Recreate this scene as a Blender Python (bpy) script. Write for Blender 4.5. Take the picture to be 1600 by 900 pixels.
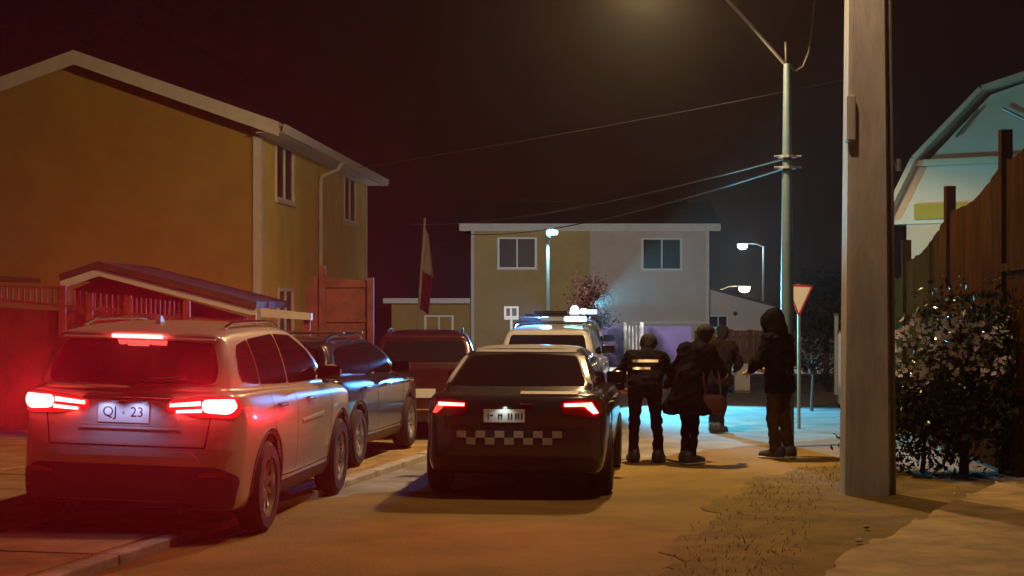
import bpy, bmesh, math, random
import numpy as np
from mathutils import Vector, Matrix
from mathutils.bvhtree import BVHTree
from mathutils.geometry import delaunay_2d_cdt

for o in list(bpy.data.objects): bpy.data.objects.remove(o)
S = bpy.context.scene
COL = S.collection
random.seed(7); RNG = np.random.default_rng(7)
R = math.radians

# ------------------------------------------------------------------ camera, sky, exposure
EYE = 1.8; FPX = 2600.0; HOR = 475.0
cd = bpy.data.cameras.new('camera'); cam = bpy.data.objects.new('camera', cd); COL.objects.link(cam)
cam.location = (0, 0, EYE); cam.rotation_euler = (R(90), 0, 0)
cd.sensor_fit = 'HORIZONTAL'; cd.sensor_width = 36; cd.lens = 36*FPX/1600
cd.shift_y = (HOR-450)/1600; cd.clip_end = 2000; cd.clip_start = 0.1
S.camera = cam
W = bpy.data.worlds.new('World'); S.world = W; W.use_nodes = True
nt = W.node_tree; bgn = nt.nodes['Background']
sky = nt.nodes.new('ShaderNodeTexSky'); sky.sky_type = 'NISHITA'; sky.sun_disc = False
sky.sun_elevation = R(-4); sky.sun_rotation = R(200)
tint = nt.nodes.new('ShaderNodeMix'); tint.data_type = 'RGBA'; tint.blend_type = 'MIX'
tint.inputs[0].default_value = 0.98
tint.inputs[7].default_value = (0.16, 0.045, 0.05, 1)          # town glow on a low night sky
nt.links.new(sky.outputs[0], tint.inputs[6]); nt.links.new(tint.outputs[2], bgn.inputs[0])
bgn.inputs[1].default_value = 0.038
S.view_settings.view_transform = 'Standard'; S.view_settings.look = 'None'
S.view_settings.exposure = 0; S.view_settings.gamma = 1; S.view_settings.use_curve_mapping = False
S.cycles.use_denoising = True
S.cycles.max_bounces = 4; S.cycles.volume_bounces = 0; S.cycles.transparent_max_bounces = 8
S.cycles.sample_clamp_indirect = 4; S.cycles.sample_clamp_direct = 0
S.cycles.use_adaptive_sampling = True; S.cycles.adaptive_threshold = 0.025; S.cycles.adaptive_min_samples = 32
S.cycles.caustics_reflective = False; S.cycles.caustics_refractive = False

def gnd(px, py):                       # world point on flat ground seen at photo pixel
    D = FPX*EYE/(py-HOR); return Vector(((px-800)/FPX*D, D, 0))
def at(px, py, D): return Vector(((px-800)/FPX*D, D, EYE-(py-HOR)/FPX*D))

# ------------------------------------------------------------------ materials
MATS = {}
def mat(name, col, rough=0.6, metal=0.0, coat=0.0, var=0.0, scale=6.0, bump=0.0, bscale=40.0, col2=None, spec=0.5, emit=None, es=0.0, stretch=None):
    if name in MATS: return MATS[name]
    m = bpy.data.materials.new(name); m.use_nodes = True; MATS[name] = m
    n = m.node_tree.nodes; l = m.node_tree.links; p = n['Principled BSDF']
    p.inputs['Base Color'].default_value = (*col, 1); p.inputs['Roughness'].default_value = rough
    p.inputs['Metallic'].default_value = metal; p.inputs['Coat Weight'].default_value = coat
    p.inputs['Coat Roughness'].default_value = 0.06; p.inputs['Specular IOR Level'].default_value = spec
    if emit:
        p.inputs['Emission Color'].default_value = (*emit, 1); p.inputs['Emission Strength'].default_value = es
    if var or bump:
        tc = n.new('ShaderNodeTexCoord'); mp = n.new('ShaderNodeMapping')
        l.new(tc.outputs['Object'], mp.inputs[0])
        if stretch: mp.inputs['Scale'].default_value = stretch
    if var:
        tx = n.new('ShaderNodeTexNoise'); tx.inputs['Scale'].default_value = scale; tx.inputs['Detail'].default_value = 8
        tx.inputs['Roughness'].default_value = 0.65
        l.new(mp.outputs[0], tx.inputs['Vector'])
        rp = n.new('ShaderNodeValToRGB')
        c2 = col2 or tuple(max(0, c*(1-var)) for c in col); c1 = tuple(min(1, c*(1+var*0.5)) for c in col)
        rp.color_ramp.elements[0].color = (*c2, 1); rp.color_ramp.elements[1].color = (*c1, 1)
        rp.color_ramp.elements[0].position = 0.35; rp.color_ramp.elements[1].position = 0.65
        l.new(tx.outputs[0], rp.inputs[0]); l.new(rp.outputs[0], p.inputs['Base Color'])
    if bump:
        t2 = n.new('ShaderNodeTexNoise'); t2.inputs['Scale'].default_value = bscale; t2.inputs['Detail'].default_value = 6
        l.new(mp.outputs[0], t2.inputs['Vector'])
        b = n.new('ShaderNodeBump'); b.inputs['Strength'].default_value = bump; b.inputs['Distance'].default_value = 0.02
        l.new(t2.outputs[0], b.inputs['Height']); l.new(b.outputs[0], p.inputs['Normal'])
    return m
def emis(name, col, s): return mat(name, (0.02, 0.02, 0.02), 0.3, emit=col, es=s)

mat('road', (0.27, 0.255, 0.23), 0.8, var=0.4, scale=1.6, bump=0.4, bscale=45)
mat('road_amber_light', (0.235, 0.145, 0.022), 0.9, var=0.35, scale=0.8, bump=0.7, bscale=38, col2=(0.15, 0.098, 0.014))  # amber lamplight on the near road put into its base colour
mat('concrete', (0.36, 0.245, 0.10), 0.85, var=0.4, scale=2.5, bump=0.4, bscale=22)
mat('kerb', (0.42, 0.39, 0.34), 0.85, var=0.35, scale=5, bump=0.3, bscale=30)
mat('dirt', (0.18, 0.115, 0.019), 0.95, var=0.4, scale=2.2, bump=0.8, bscale=14)
mat('pole_concrete', (0.42, 0.41, 0.40), 0.8, var=0.3, scale=3, bump=0.25, bscale=35, stretch=(1, 1, 0.25))
mat('pole_cyan_light', (0.075, 0.135, 0.18), 0.5, var=0.2, scale=3)  # cyan flasher light put into the pole's base colour
mat('wall_yellow_lit', (0.74, 0.58, 0.15), 0.85, var=0.12, scale=1.3, bump=0.15, bscale=50)  # long side wall, its stronger lamplight put in as a brighter base
mat('wall_ochre_dim', (0.42, 0.275, 0.065), 0.85, var=0.12, scale=1.1, bump=0.15, bscale=50)  # gable darkened against the side wall for weaker light; also the annex's ochre
mat('wall_tan', (0.50, 0.37, 0.15), 0.85, var=0.12, scale=1.1, bump=0.15, bscale=50)
mat('wall_cream', (0.60, 0.50, 0.45), 0.85, var=0.1, scale=1.0, bump=0.15, bscale=50)
mat('wall_white', (0.66, 0.65, 0.66), 0.8, var=0.1, scale=1.0, bump=0.1, bscale=40)
mat('wall_violet_light', (0.11, 0.07, 0.19), 0.8, var=0.2, scale=1.5)  # blue light on the garden wall put into a violet base
mat('trim_white', (0.68, 0.65, 0.61), 0.6, var=0.1, scale=4)
mat('roof_sheet', (0.07, 0.045, 0.04), 0.7, var=0.3, scale=3)
mat('frame_white', (0.75, 0.75, 0.75), 0.4)
mat('glass', (0.016, 0.012, 0.012), 0.35, spec=0.12)
mat('curtain', (0.35, 0.32, 0.30), 0.9, var=0.3, scale=8)
mat('fence_red_glare', (0.30, 0.035, 0.032), 0.6, var=0.35, scale=2.5, bump=0.2, bscale=25)  # red brake-light glare put into the panels' base colour
mat('rust_brown', (0.24, 0.075, 0.05), 0.75, var=0.4, scale=2.5, bump=0.3, bscale=25)
mat('fence_metal', (0.36, 0.07, 0.065), 0.55, var=0.3, scale=4)  # same red glare in the base of posts and bars
mat('wood_brown', (0.038, 0.014, 0.003), 1.0, spec=0.0, var=0.45, scale=2.5, bump=0.4, bscale=18, stretch=(4, 4, 0.5))
mat('steel_grey', (0.30, 0.31, 0.32), 0.45, metal=0.5, var=0.2, scale=5)
mat('cable_black', (0.035, 0.033, 0.03), 0.5)
mat('paint_silver', (0.60, 0.57, 0.55), 0.28, metal=0.25, coat=0.7)
mat('paint_dark', (0.035, 0.04, 0.045), 0.25, metal=0.1, coat=0.8)
mat('paint_blue', (0.030, 0.038, 0.065), 0.25, metal=0.35, coat=0.8)
mat('paint_maroon', (0.06, 0.014, 0.014), 0.28, metal=0.2, coat=0.7)
mat('paint_white', (0.62, 0.62, 0.63), 0.3, coat=0.6)
mat('paint_grey', (0.25, 0.27, 0.31), 0.3, metal=0.2, coat=0.6)
mat('car_glass', (0.010, 0.010, 0.012), 0.04, spec=0.6, coat=0.3)
mat('plastic_black', (0.022, 0.022, 0.023), 0.5)
mat('rubber', (0.018, 0.018, 0.018), 0.85)
mat('alloy', (0.55, 0.55, 0.56), 0.3, metal=0.8)
mat('satin_trim', (0.62, 0.60, 0.58), 0.35, metal=0.15, coat=0.3)
mat('chrome', (0.75, 0.74, 0.74), 0.15, metal=1.0)
mat('red_lens', (0.30, 0.010, 0.012), 0.12, coat=0.5)
mat('clear_lens', (0.35, 0.36, 0.37), 0.1, coat=0.5)
mat('amber_lens', (0.5, 0.25, 0.03), 0.15)
mat('plate_white', (0.72, 0.73, 0.74), 0.4)
mat('ink', (0.02, 0.02, 0.03), 0.6)
mat('checker_white', (0.40, 0.36, 0.28), 0.35)
mat('seam', (0.006, 0.006, 0.006), 0.8)
mat('skin', (0.42, 0.24, 0.17), 0.55)
mat('hair', (0.010, 0.008, 0.007), 0.75, var=0.5, scale=60, bump=0.8, bscale=70, spec=0.2)
mat('cloth_dark', (0.010, 0.009, 0.010), 0.9, var=0.4, scale=9, bump=1.0, bscale=10, spec=0.0)
mat('cloth_navy', (0.010, 0.010, 0.013), 0.85, var=0.4, scale=9, bump=1.0, bscale=10, spec=0.0)
mat('cloth_brown', (0.015, 0.011, 0.010), 0.9, var=0.4, scale=9, bump=1.0, bscale=10, spec=0.0)
mat('cloth_khaki', (0.065, 0.036, 0.015), 0.9, var=0.3, scale=9, bump=1.0, bscale=10, spec=0.0)
mat('shoe_dark', (0.03, 0.026, 0.025), 0.6)
mat('sole_white', (0.6, 0.58, 0.55), 0.7)
mat('reflective', (0.75, 0.70, 0.50), 0.35)
mat('bag_maroon', (0.075, 0.02, 0.018), 0.6)
mat('leaf_glossy', (0.035, 0.045, 0.022), 0.22, var=0.4, scale=3, spec=0.7)
mat('glint_pale', (0.75, 0.70, 0.70), 0.7)  # pale flecks standing for light glinting on the leaves
mat('leaf_dark', (0.035, 0.048, 0.022), 0.8, spec=0.1, var=0.4, scale=3)
mat('leaf_red', (0.020, 0.009, 0.008), 1.0, spec=0.0, var=0.4, scale=3)
mat('bark', (0.10, 0.07, 0.05), 0.9, var=0.4, scale=8, bump=0.6, bscale=20)
mat('flag_white', (0.65, 0.63, 0.60), 0.85)
mat('flag_red', (0.30, 0.02, 0.025), 0.85)
mat('flag_blue', (0.02, 0.04, 0.2), 0.85)
mat('sign_red', (0.45, 0.02, 0.02), 0.45)
mat('sign_white', (0.7, 0.7, 0.7), 0.45)
mat('grass', (0.11, 0.09, 0.025), 0.9, var=0.4, scale=3)
mat('yellow_panel', (0.40, 0.33, 0.05), 0.7)
emis('brake_glow', (1.0, 0.075, 0.06), 26.0)
mat('red_lens_lit', (0.30, 0.010, 0.012), 0.12, coat=0.5, emit=(1, .01, .015), es=0.7)
emis('brake_dim', (1.0, 0.07, 0.05), 1.6)
emis('sodium', (1.0, 0.62, 0.18), 14.0)
emis('led_cool', (0.30, 0.95, 1.0), 7.0)
emis('led_white', (0.75, 0.92, 1.0), 60.0)
emis('lamp_warm', (1.0, 0.80, 0.40), 60.0)
emis('flash_cyan', (0.25, 1.0, 0.95), 6.0)
emis('flash_blue', (0.25, 0.5, 1.0), 6.0)
emis('flash_white', (0.75, 0.85, 1.0), 5.0)

# ------------------------------------------------------------------ object helpers
def link(o, parent=None):
    COL.objects.link(o)
    if parent: o.parent = parent
    return o
def tag(o, label=None, cat=None, group=None, kind=None):
    if label: o['label'] = label
    if cat: o['category'] = cat
    if group: o['group'] = group
    if kind: o['kind'] = kind
    return o
def thing(name, label, cat, loc=(0, 0, 0), rz=0.0, group=None):
    o = bpy.data.objects.new(name, None); link(o); o.location = loc; o.rotation_euler = (0, 0, rz)
    o.empty_display_size = 0.2
    return tag(o, label, cat, group)
def mesh_obj(name, v, f, m, parent=None, smooth=False, sharp=None):
    me = bpy.data.meshes.new(name); me.from_pydata([tuple(map(float, p)) for p in v], [], [tuple(map(int, q)) for q in f]); me.update()
    bm = bmesh.new(); bm.from_mesh(me); bmesh.ops.recalc_face_normals(bm, faces=bm.faces); bm.to_mesh(me); bm.free()
    if smooth: me.shade_smooth()
    if sharp: me.set_sharp_from_angle(angle=sharp)
    me.materials.append(MATS[m] if isinstance(m, str) else m)
    return link(bpy.data.objects.new(name, me), parent)
class MB:
    def __init__(s): s.v = []; s.f = []
    def add(s, v, f):
        n = len(s.v); s.v += [tuple(p) for p in v]; s.f += [tuple(i+n for i in q) for q in f]; return s
    def box(s, x0, x1, y0, y1, z0, z1, M=None):
        v = [(x, y, z) for z in (z0, z1) for x, y in ((x0, y0), (x1, y0), (x1, y1), (x0, y1))]
        if M is not None: v = [tuple(M @ Vector(p)) for p in v]
        return s.add(v, [(0, 3, 2, 1), (4, 5, 6, 7), (0, 1, 5, 4), (1, 2, 6, 5), (2, 3, 7, 6), (3, 0, 4, 7)])
    def tube(s, pts, rad, n=8):
        pts = [Vector(p) for p in pts]; rr = rad if isinstance(rad, (list, tuple)) else [rad]*len(pts)
        rings = []; up = None
        for i, p in enumerate(pts):
            t = (pts[min(i+1, len(pts)-1)]-pts[max(i-1, 0)]).normalized()
            if up is None: up = Vector((0, 0, 1)) if abs(t.z) < 0.9 else Vector((1, 0, 0))
            a = t.cross(up).normalized(); b = a.cross(t).normalized(); up = b
            rings.append([p+(a*math.cos(k*2*math.pi/n)+b*math.sin(k*2*math.pi/n))*rr[i] for k in range(n)])
        v = [q for r in rings for q in r]; f = []
        for i in range(len(pts)-1):
            for k in range(n): f.append((i*n+k, i*n+(k+1) % n, (i+1)*n+(k+1) % n, (i+1)*n+k))
        f.append(tuple(range(n))); f.append(tuple(range((len(pts)-1)*n, len(pts)*n)))
        return s.add(v, f)
    def prism(s, poly, d0, d1, fn):            # poly 2D, extruded d0..d1 ; fn(a,b,d)->xyz
        n = len(poly); v = [fn(a, b, d0) for a, b in poly]+[fn(a, b, d1) for a, b in poly]
        f = [tuple(range(n)), tuple(range(n, 2*n))]+[(i, (i+1) % n, n+(i+1) % n, n+i) for i in range(n)]
        return s.add(v, f)
    def lathe(s, prof, n=24, M=None, close=False):   # prof [(r, h)] about z
        v = []; f = []; m = len(prof)
        for k in range(n):
            c, d = math.cos(2*math.pi*k/n), math.sin(2*math.pi*k/n)
            for r, h in prof: v.append((r*c, r*d, h))
        for k in range(n):
            for i in range(m-1+(1 if close else 0)):
                a = k*m+i; b = k*m+(i+1) % m; k2 = ((k+1) % n)*m
                f.append((a, b, k2+(i+1) % m, k2+i))
        if M is not None: v = [tuple(M @ Vector(p)) for p in v]
        return s.add(v, f)
    def build(s, name, m, parent=None, smooth=False, bevel=0.0):
        o = mesh_obj(name, s.v, s.f, m, parent, smooth, R(40) if smooth else None)
        if bevel:
            md = o.modifiers.new('bevel', 'BEVEL'); md.width = bevel; md.segments = 2; md.limit_method = 'ANGLE'
        return o
def box(name, x0, x1, y0, y1, z0, z1, m, parent=None, bevel=0.0): return MB().box(x0, x1, y0, y1, z0, z1).build(name, m, parent, bevel=bevel)
def copy_tree(o, parent=None):
    c = o.copy(); COL.objects.link(c); c.parent = parent
    for ch in o.children: copy_tree(ch, c)
    return c
def text_obj(name, s, size, m, parent, M, depth=0.001):
    cu = bpy.data.curves.new(name, 'FONT'); cu.body = s; cu.size = size; cu.align_x = 'CENTER'; cu.align_y = 'CENTER'; cu.extrude = depth
    t = bpy.data.objects.new('tmp', cu); COL.objects.link(t)
    dg = bpy.context.evaluated_depsgraph_get(); dg.update()
    me = bpy.data.meshes.new_from_object(t.evaluated_get(dg)); bpy.data.objects.remove(t)
    me.materials.clear(); me.materials.append(MATS[m]); me.name = name
    o = link(bpy.data.objects.new(name, me), parent); o.matrix_local = M
    return o
def lamp(name, kind, loc, power, col, parent=None, size=0.05, aim=None, cone=150, blend=0.6):
    d = bpy.data.lights.new(name, kind); d.energy = power; d.color = col
    d.shadow_soft_size = size
    if kind == 'SPOT': d.spot_size = R(cone); d.spot_blend = blend
    o = link(bpy.data.objects.new(name, d), parent); o.location = loc
    if aim is not None: o.rotation_euler = Vector(aim).to_track_quat('-Z', 'Y').to_euler()
    return o

# ------------------------------------------------------------------ implicit surface mesher
def nets(F, org, h):
    s = F < 0; nx, ny, nz = F.shape
    cs = np.zeros((nx-1, ny-1, nz-1), np.int8)
    for i in (0, 1):
        for j in (0, 1):
            for k in (0, 1): cs += s[i:nx-1+i, j:ny-1+j, k:nz-1+k]
    act = (cs > 0) & (cs < 8); idx = -np.ones(act.shape, np.int64); c = np.argwhere(act); idx[act] = np.arange(len(c))
    acc = np.zeros((len(c), 3)); cnt = np.zeros(len(c))
    cor = np.array([(i, j, k) for i in (0, 1) for j in (0, 1) for k in (0, 1)])
    for a in range(8):
        for b in range(a+1, 8):
            if abs(cor[a]-cor[b]).sum() != 1: continue
            pa = c+cor[a]; pb = c+cor[b]
            fa = F[pa[:, 0], pa[:, 1], pa[:, 2]]; fb = F[pb[:, 0], pb[:, 1], pb[:, 2]]
            m = (fa < 0) != (fb < 0); t = np.where(m, fa/np.where(m, fa-fb, 1), 0)
            acc[m] += (pa+(pb-pa)*t[:, None])[m]; cnt[m] += 1
    V = acc/cnt[:, None]*h+org; faces = []
    for ax in range(3):
        o1, o2 = [(1, 2), (2, 0), (0, 1)][ax]
        sl0 = [slice(None)]*3; sl1 = [slice(None)]*3; sl0[ax] = slice(0, -1); sl1[ax] = slice(1, None)
        ch = s[tuple(sl0)] != s[tuple(sl1)]; e = np.argwhere(ch)
        e = e[(e[:, o1] > 0) & (e[:, o2] > 0) & (e[:, o1] < F.shape[o1]-1) & (e[:, o2] < F.shape[o2]-1)]
        ins = s[e[:, 0], e[:, 1], e[:, 2]]
        u = np.zeros(3, int); u[o1] = 1; w = np.zeros(3, int); w[o2] = 1
        g = lambda q: idx[q[:, 0], q[:, 1], q[:, 2]]
        qd = np.stack([g(e-u-w), g(e-w), g(e), g(e-u)], 1)
        qd[~ins] = qd[~ins][:, ::-1]; faces.append(qd)
    return V, np.concatenate(faces)
def np_mesh(name, V, Q, m, parent=None, sharp=None):
    me = bpy.data.meshes.new(name)
    me.vertices.add(len(V)); me.vertices.foreach_set('co', V.astype(np.float32).ravel())
    n = Q.shape[1]; me.loops.add(Q.size); me.loops.foreach_set('vertex_index', Q.astype(np.int32).ravel())
    me.polygons.add(len(Q)); me.polygons.foreach_set('loop_start', np.arange(0, Q.size, n, dtype=np.int32))
    me.update(calc_edges=True); me.validate(); me.shade_smooth()
    if sharp: me.set_sharp_from_angle(angle=sharp)
    me.materials.append(MATS[m]); return link(bpy.data.objects.new(name, me), parent)
def chaikin(P, n=2, r=0.25):
    P = np.array(P, float)
    for _ in range(n):
        Q = np.roll(P, -1, 0); P = np.stack([P*(1-r)+Q*r, P*r+Q*(1-r)], 1).reshape(-1, 2)
    return P
def fillet(P, r=0.05, n=5):
    P = [Vector(p) for p in P]; out = []
    for i in range(len(P)):
        a, b, c = P[i-1], P[i], P[(i+1) % len(P)]; u = (a-b); w = (c-b); L = min(u.length, w.length)
        d = min(r, L*.45); p0 = b+u.normalized()*d; p1 = b+w.normalized()*d
        for k in range(n):
            t = k/(n-1); out.append(tuple(p0*(1-t)**2+b*2*t*(1-t)+p1*t*t))
    return np.array(out)
def poly_sdf(p, poly):
    x, y = p[..., 0], p[..., 1]; d = np.full(x.shape, 1e9); ins = np.zeros(x.shape, bool)
    n = len(poly)
    for i in range(n):
        a = poly[i]; b = poly[(i+1) % n]; e = b-a; L = e@e
        if L < 1e-12: continue
        wx, wy = x-a[0], y-a[1]; t = np.clip((wx*e[0]+wy*e[1])/L, 0, 1)
        d = np.minimum(d, (wx-e[0]*t)**2+(wy-e[1]*t)**2)
        c = (a[1] > y) != (b[1] > y)
        if abs(e[1]) > 1e-12: ins ^= c & (x < e[0]*(y-a[1])/e[1]+a[0])
    d = np.sqrt(d); return np.where(ins, -d, d)
def smax(a, b, k): h = np.maximum(k-np.abs(a-b), 0)/k; return np.maximum(a, b)+h*h*k*0.25
def smin(a, b, k): return -smax(-a, -b, k)

# ------------------------------------------------------------------ cars
def sym(half): return chaikin([(x, y) for x, y in half]+[(-x, y) for x, y in reversed(half)], 2)
class Car:
    def __init__(c, name, label, cat, sp, loc, heading, paint, group=None, h=0.028, roll=0.0):
        c.sp = sp; c.root = thing(name, label, cat, loc, -R(heading), group); c.root.rotation_euler[1] = R(roll)
        sl, su = chaikin(sp['side_low']), chaikin(sp['side_up'])
        pl, pu = sym(sp['plan']), sym(sp['plan_up']); cl, cu = sym(sp['sec_low']), sym(sp['sec_up'])
        rw, yr, yf = sp['wr'], sp['yr'], sp['yf']
        def comb(x, y, z, f):
            A = smax(smax(f('sl', y, z), f('pl', x, y), 0.10), f('cl', x, z), 0.05)
            B = smax(smax(f('su', y, z), f('pu', x, y), 0.08), f('cu', x, z), 0.07)
            d = smin(A, B, 0.035)
            for yc in (yr, yf):
                w = np.sqrt((y-yc)**2+(z-rw)**2)-(rw+0.055)
                d = np.maximum(d, -np.maximum(w, 0.55*sp['hw']-np.abs(x)))
            return d
        P = dict(sl=sl, su=su, pl=pl, pu=pu, cl=cl, cu=cu)
        xs = np.arange(-sp['hw']-0.1, sp['hw']+0.1, h); ys = np.arange(-0.12, sp['L']+0.12, h); zs = np.arange(0.1, sp['H']+0.12, h)
        gs = {}
        Yz = np.stack(np.meshgrid(ys, zs, indexing='ij'), -1); Xy = np.stack(np.meshgrid(xs, ys, indexing='ij'), -1); Xz = np.stack(np.meshgrid(xs, zs, indexing='ij'), -1)
        gs['sl'] = poly_sdf(Yz, sl)[None]; gs['su'] = poly_sdf(Yz, su)[None]
        gs['pl'] = poly_sdf(Xy, pl)[:, :, None]; gs['pu'] = poly_sdf(Xy, pu)[:, :, None]
        gs['cl'] = poly_sdf(Xz, cl)[:, None]; gs['cu'] = poly_sdf(Xz, cu)[:, None]
        F = comb(xs[:, None, None], ys[None, :, None], zs[None, None], lambda k, a, b: gs[k])
        V, Q = nets(F, np.array([xs[0], ys[0], zs[0]]), h)
        ev = lambda p: comb(p[:, 0], p[:, 1], p[:, 2], lambda k, a, b: poly_sdf(np.stack([a, b], -1), P[k]))
        e = 0.004
        for _ in range(2):
            f0 = ev(V); G = np.stack([ev(V+np.eye(3)[i]*e)-f0 for i in range(3)], 1)/e
            gl = np.maximum((G**2).sum(1), 0.3); V = V-np.clip(f0/gl, -h, h)[:, None]*G
        c.body = np_mesh('body', V, Q, paint, c.root, R(48))
        c.bvh = BVHTree.FromPolygons([Vector(p) for p in V], [tuple(q) for q in Q.tolist()])
        c.wheels()
    def wheels(c):
        sp = c.sp; r = sp['wr']; w = 0.20
        t = MB(); t.lathe([(r*0.66, -w/2), (r*0.9, -w/2), (r*0.98, -w/2+0.025), (r, -w/2+0.05), (r, w/2-0.05), (r*0.98, w/2-0.025), (r*0.9, w/2), (r*0.66, w/2)], 32, None, True)
        Mr = Matrix.Rotation(R(90), 4, 'Y'); me0 = None
        for sx in (1, -1):
            for yc in (sp['yr'], sp['yf']):
                if me0 is None:
                    wo = t.build('wheel', 'rubber', c.root, True); me0 = wo.data
                    q = MB(); q.lathe([(0.0, 0.045), (r*0.12, 0.05), (r*0.14, 0.03), (r*0.14, -0.02), (0, -0.02)], 20)
                    q.lathe([(r*0.60, 0.085), (r*0.67, 0.09), (r*0.67, -0.09), (r*0.60, -0.09), (r*0.58, 0.05)], 32, None, True)
                    for k in range(sp.get('spokes', 10)):
                        M = Matrix.Rotation(2*math.pi*k/sp.get('spokes', 10), 4, 'Z')
                        q.box(r*0.1, r*0.62, -0.018, 0.018, 0.03, 0.06, M)
                    ro = q.build('rim', 'alloy', wo, True); me1 = ro.data
                    d = MB().lathe([(0, -0.03), (r*0.57, -0.03), (r*0.57, -0.05), (0, -0.05)], 24).build('brake_disc', 'plastic_black', wo)
                    me2 = d.data
                else:
                    wo = link(bpy.data.objects.new('wheel', me0), c.root)
                    link(bpy.data.objects.new('rim', me1), wo); link(bpy.data.objects.new('brake_disc', me2), wo)
                wo.location = (sx*(sp['track']), yc, r); wo.rotation_euler = (0, R(90 if sx > 0 else -90), 0)
    def hit(c, axis, a, b):
        if axis == 'rear': o, d = Vector((a, -2, b)), Vector((0, 1, 0))
        elif axis == 'front': o, d = Vector((a, 8, b)), Vector((0, -1, 0))
        elif axis == 'right': o, d = Vector((3, a, b)), Vector((-1, 0, 0))
        elif axis == 'left': o, d = Vector((-3, a, b)), Vector((1, 0, 0))
        else: o, d = Vector((a, b, 4)), Vector((0, 0, -1))
        p, n, i, l = c.bvh.ray_cast(o, d)
        if p is None: return None
        if n.dot(d) > 0: n = -n
        return p, n
    def patch(c, name, axis, poly, m, off=0.004, parent=None, rnd=1, step=0.035, depth=0.012):
        P = fillet(poly, 0.045*rnd) if rnd else np.array(poly, float)
        B = []
        for i in range(len(P)):
            a, b = P[i], P[(i+1) % len(P)]; n = max(1, int(np.hypot(*(b-a))/step))
            for k in range(n): B.append(a+(b-a)*k/n)
        nb = len(B); lo, hi = P.min(0), P.max(0); I = []
        for x in np.arange(lo[0]+step/2, hi[0], step):
            for y in np.arange(lo[1]+step/2, hi[1], step): I.append((x, y))
        if I:
            I = np.array(I); I = I[poly_sdf(I, P) < -step*0.4]
        pts = [Vector(p) for p in B]+[Vector(p) for p in I]
        r = delaunay_2d_cdt(pts, [(i, (i+1) % nb) for i in range(nb)], [], 1, 1e-5)
        V = []; ok = []
        last = None
        for q in r[0]:
            h = c.hit(axis, q[0], q[1])
            if h is None: V.append(None); continue
            V.append(h[0]+h[1]*off)
        F = [f for f in r[2] if all(V[i] is not None for i in f)]
        V = [v if v is not None else Vector((0, 0, 0)) for v in V]
        # rim skirt
        cnt = {}
        for f in F:
            for i in range(len(f)):
                e = (f[i], f[(i+1) % len(f)]); k = tuple(sorted(e)); cnt.setdefault(k, []).append(e)
        bd = [v[0] for v in cnt.values() if len(v) == 1]
        dv = {'rear': (0, 1, 0), 'front': (0, -1, 0), 'right': (-1, 0, 0), 'left': (1, 0, 0), 'top': (0, 0, -1)}[axis]
        mp = {}
        for a, b in bd:
            for i in (a, b):
                if i not in mp: mp[i] = len(V); V.append(V[i]+Vector(dv)*depth)
            F.append((a, b, mp[b], mp[a]))
        used = sorted({i for f in F for i in f}); rm = {o: n for n, o in enumerate(used)}
        return mesh_obj(name, [V[i] for i in used], [tuple(rm[i] for i in f) for f in F], m, parent or c.root, True, R(50))
    def seam(c, axis, pts, m='seam', w=0.006, name='panel_gap', parent=None, off=0.002):
        V = []; F = []
        P = []
        for i in range(len(pts)-1):
            a, b = Vector(pts[i]), Vector(pts[i+1]); n = max(1, int((b-a).length/0.05))
            for k in range(n): P.append(a+(b-a)*k/n)
        P.append(Vector(pts[-1]))
        for i, p in enumerate(P):
            t = (P[min(i+1, len(P)-1)]-P[max(i-1, 0)]).normalized(); nn = Vector((-t.y, t.x))
            for s in (-1, 1):
                h = c.hit(axis, p.x+nn.x*w*s, p.y+nn.y*w*s)
                if h is None: h = (Vector(V[-1]) if V else Vector(), Vector())
                V.append(h[0]+h[1]*off)
        for i in range(len(P)-1): F.append((2*i, 2*i+1, 2*i+3, 2*i+2))
        return mesh_obj(name, V, F, m, parent or c.body)
    def sides(c, fn):
        for s in ('right', 'left'): fn(s)
    def mirror(c, y, z, paint):
        for s in (1, -1):
            h = c.hit('right' if s > 0 else 'left', y, z); x = abs(h[0].x)
            b = MB().box(-0.10, 0.10, -0.055, 0.06, -0.07, 0.07).build('door_mirror', paint, c.root, True)
            md = b.modifiers.new('s', 'SUBSURF'); md.levels = 2; md.render_levels = 2
            b.scale = (1.25, 1.25, 1.25); b.location = (s*(x+0.12), y, z+0.05)
            g = MB().box(-0.085, 0.085, -0.075, -0.07, -0.05, 0.05).build('mirror_glass', 'car_glass', b)
            g.location = (0, 0.022, 0)
    def plate(c, x, z, txts, w=0.36, hgt=0.13, axis='rear'):
        h = c.hit(axis, x, z); y = h[0].y
        o = box('number_plate', x-w/2, x+w/2, y-0.016, y-0.006, z-hgt/2, z+hgt/2, 'plate_white', c.root, 0.004)
        for s, dx, dz, size in txts:
            text_obj('plate_lettering', s, size, 'ink', o, Matrix.Translation((x+dx, y-0.0175, z+dz)) @ Matrix.Rotation(R(90), 4, 'X'))
        return o, y

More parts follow.
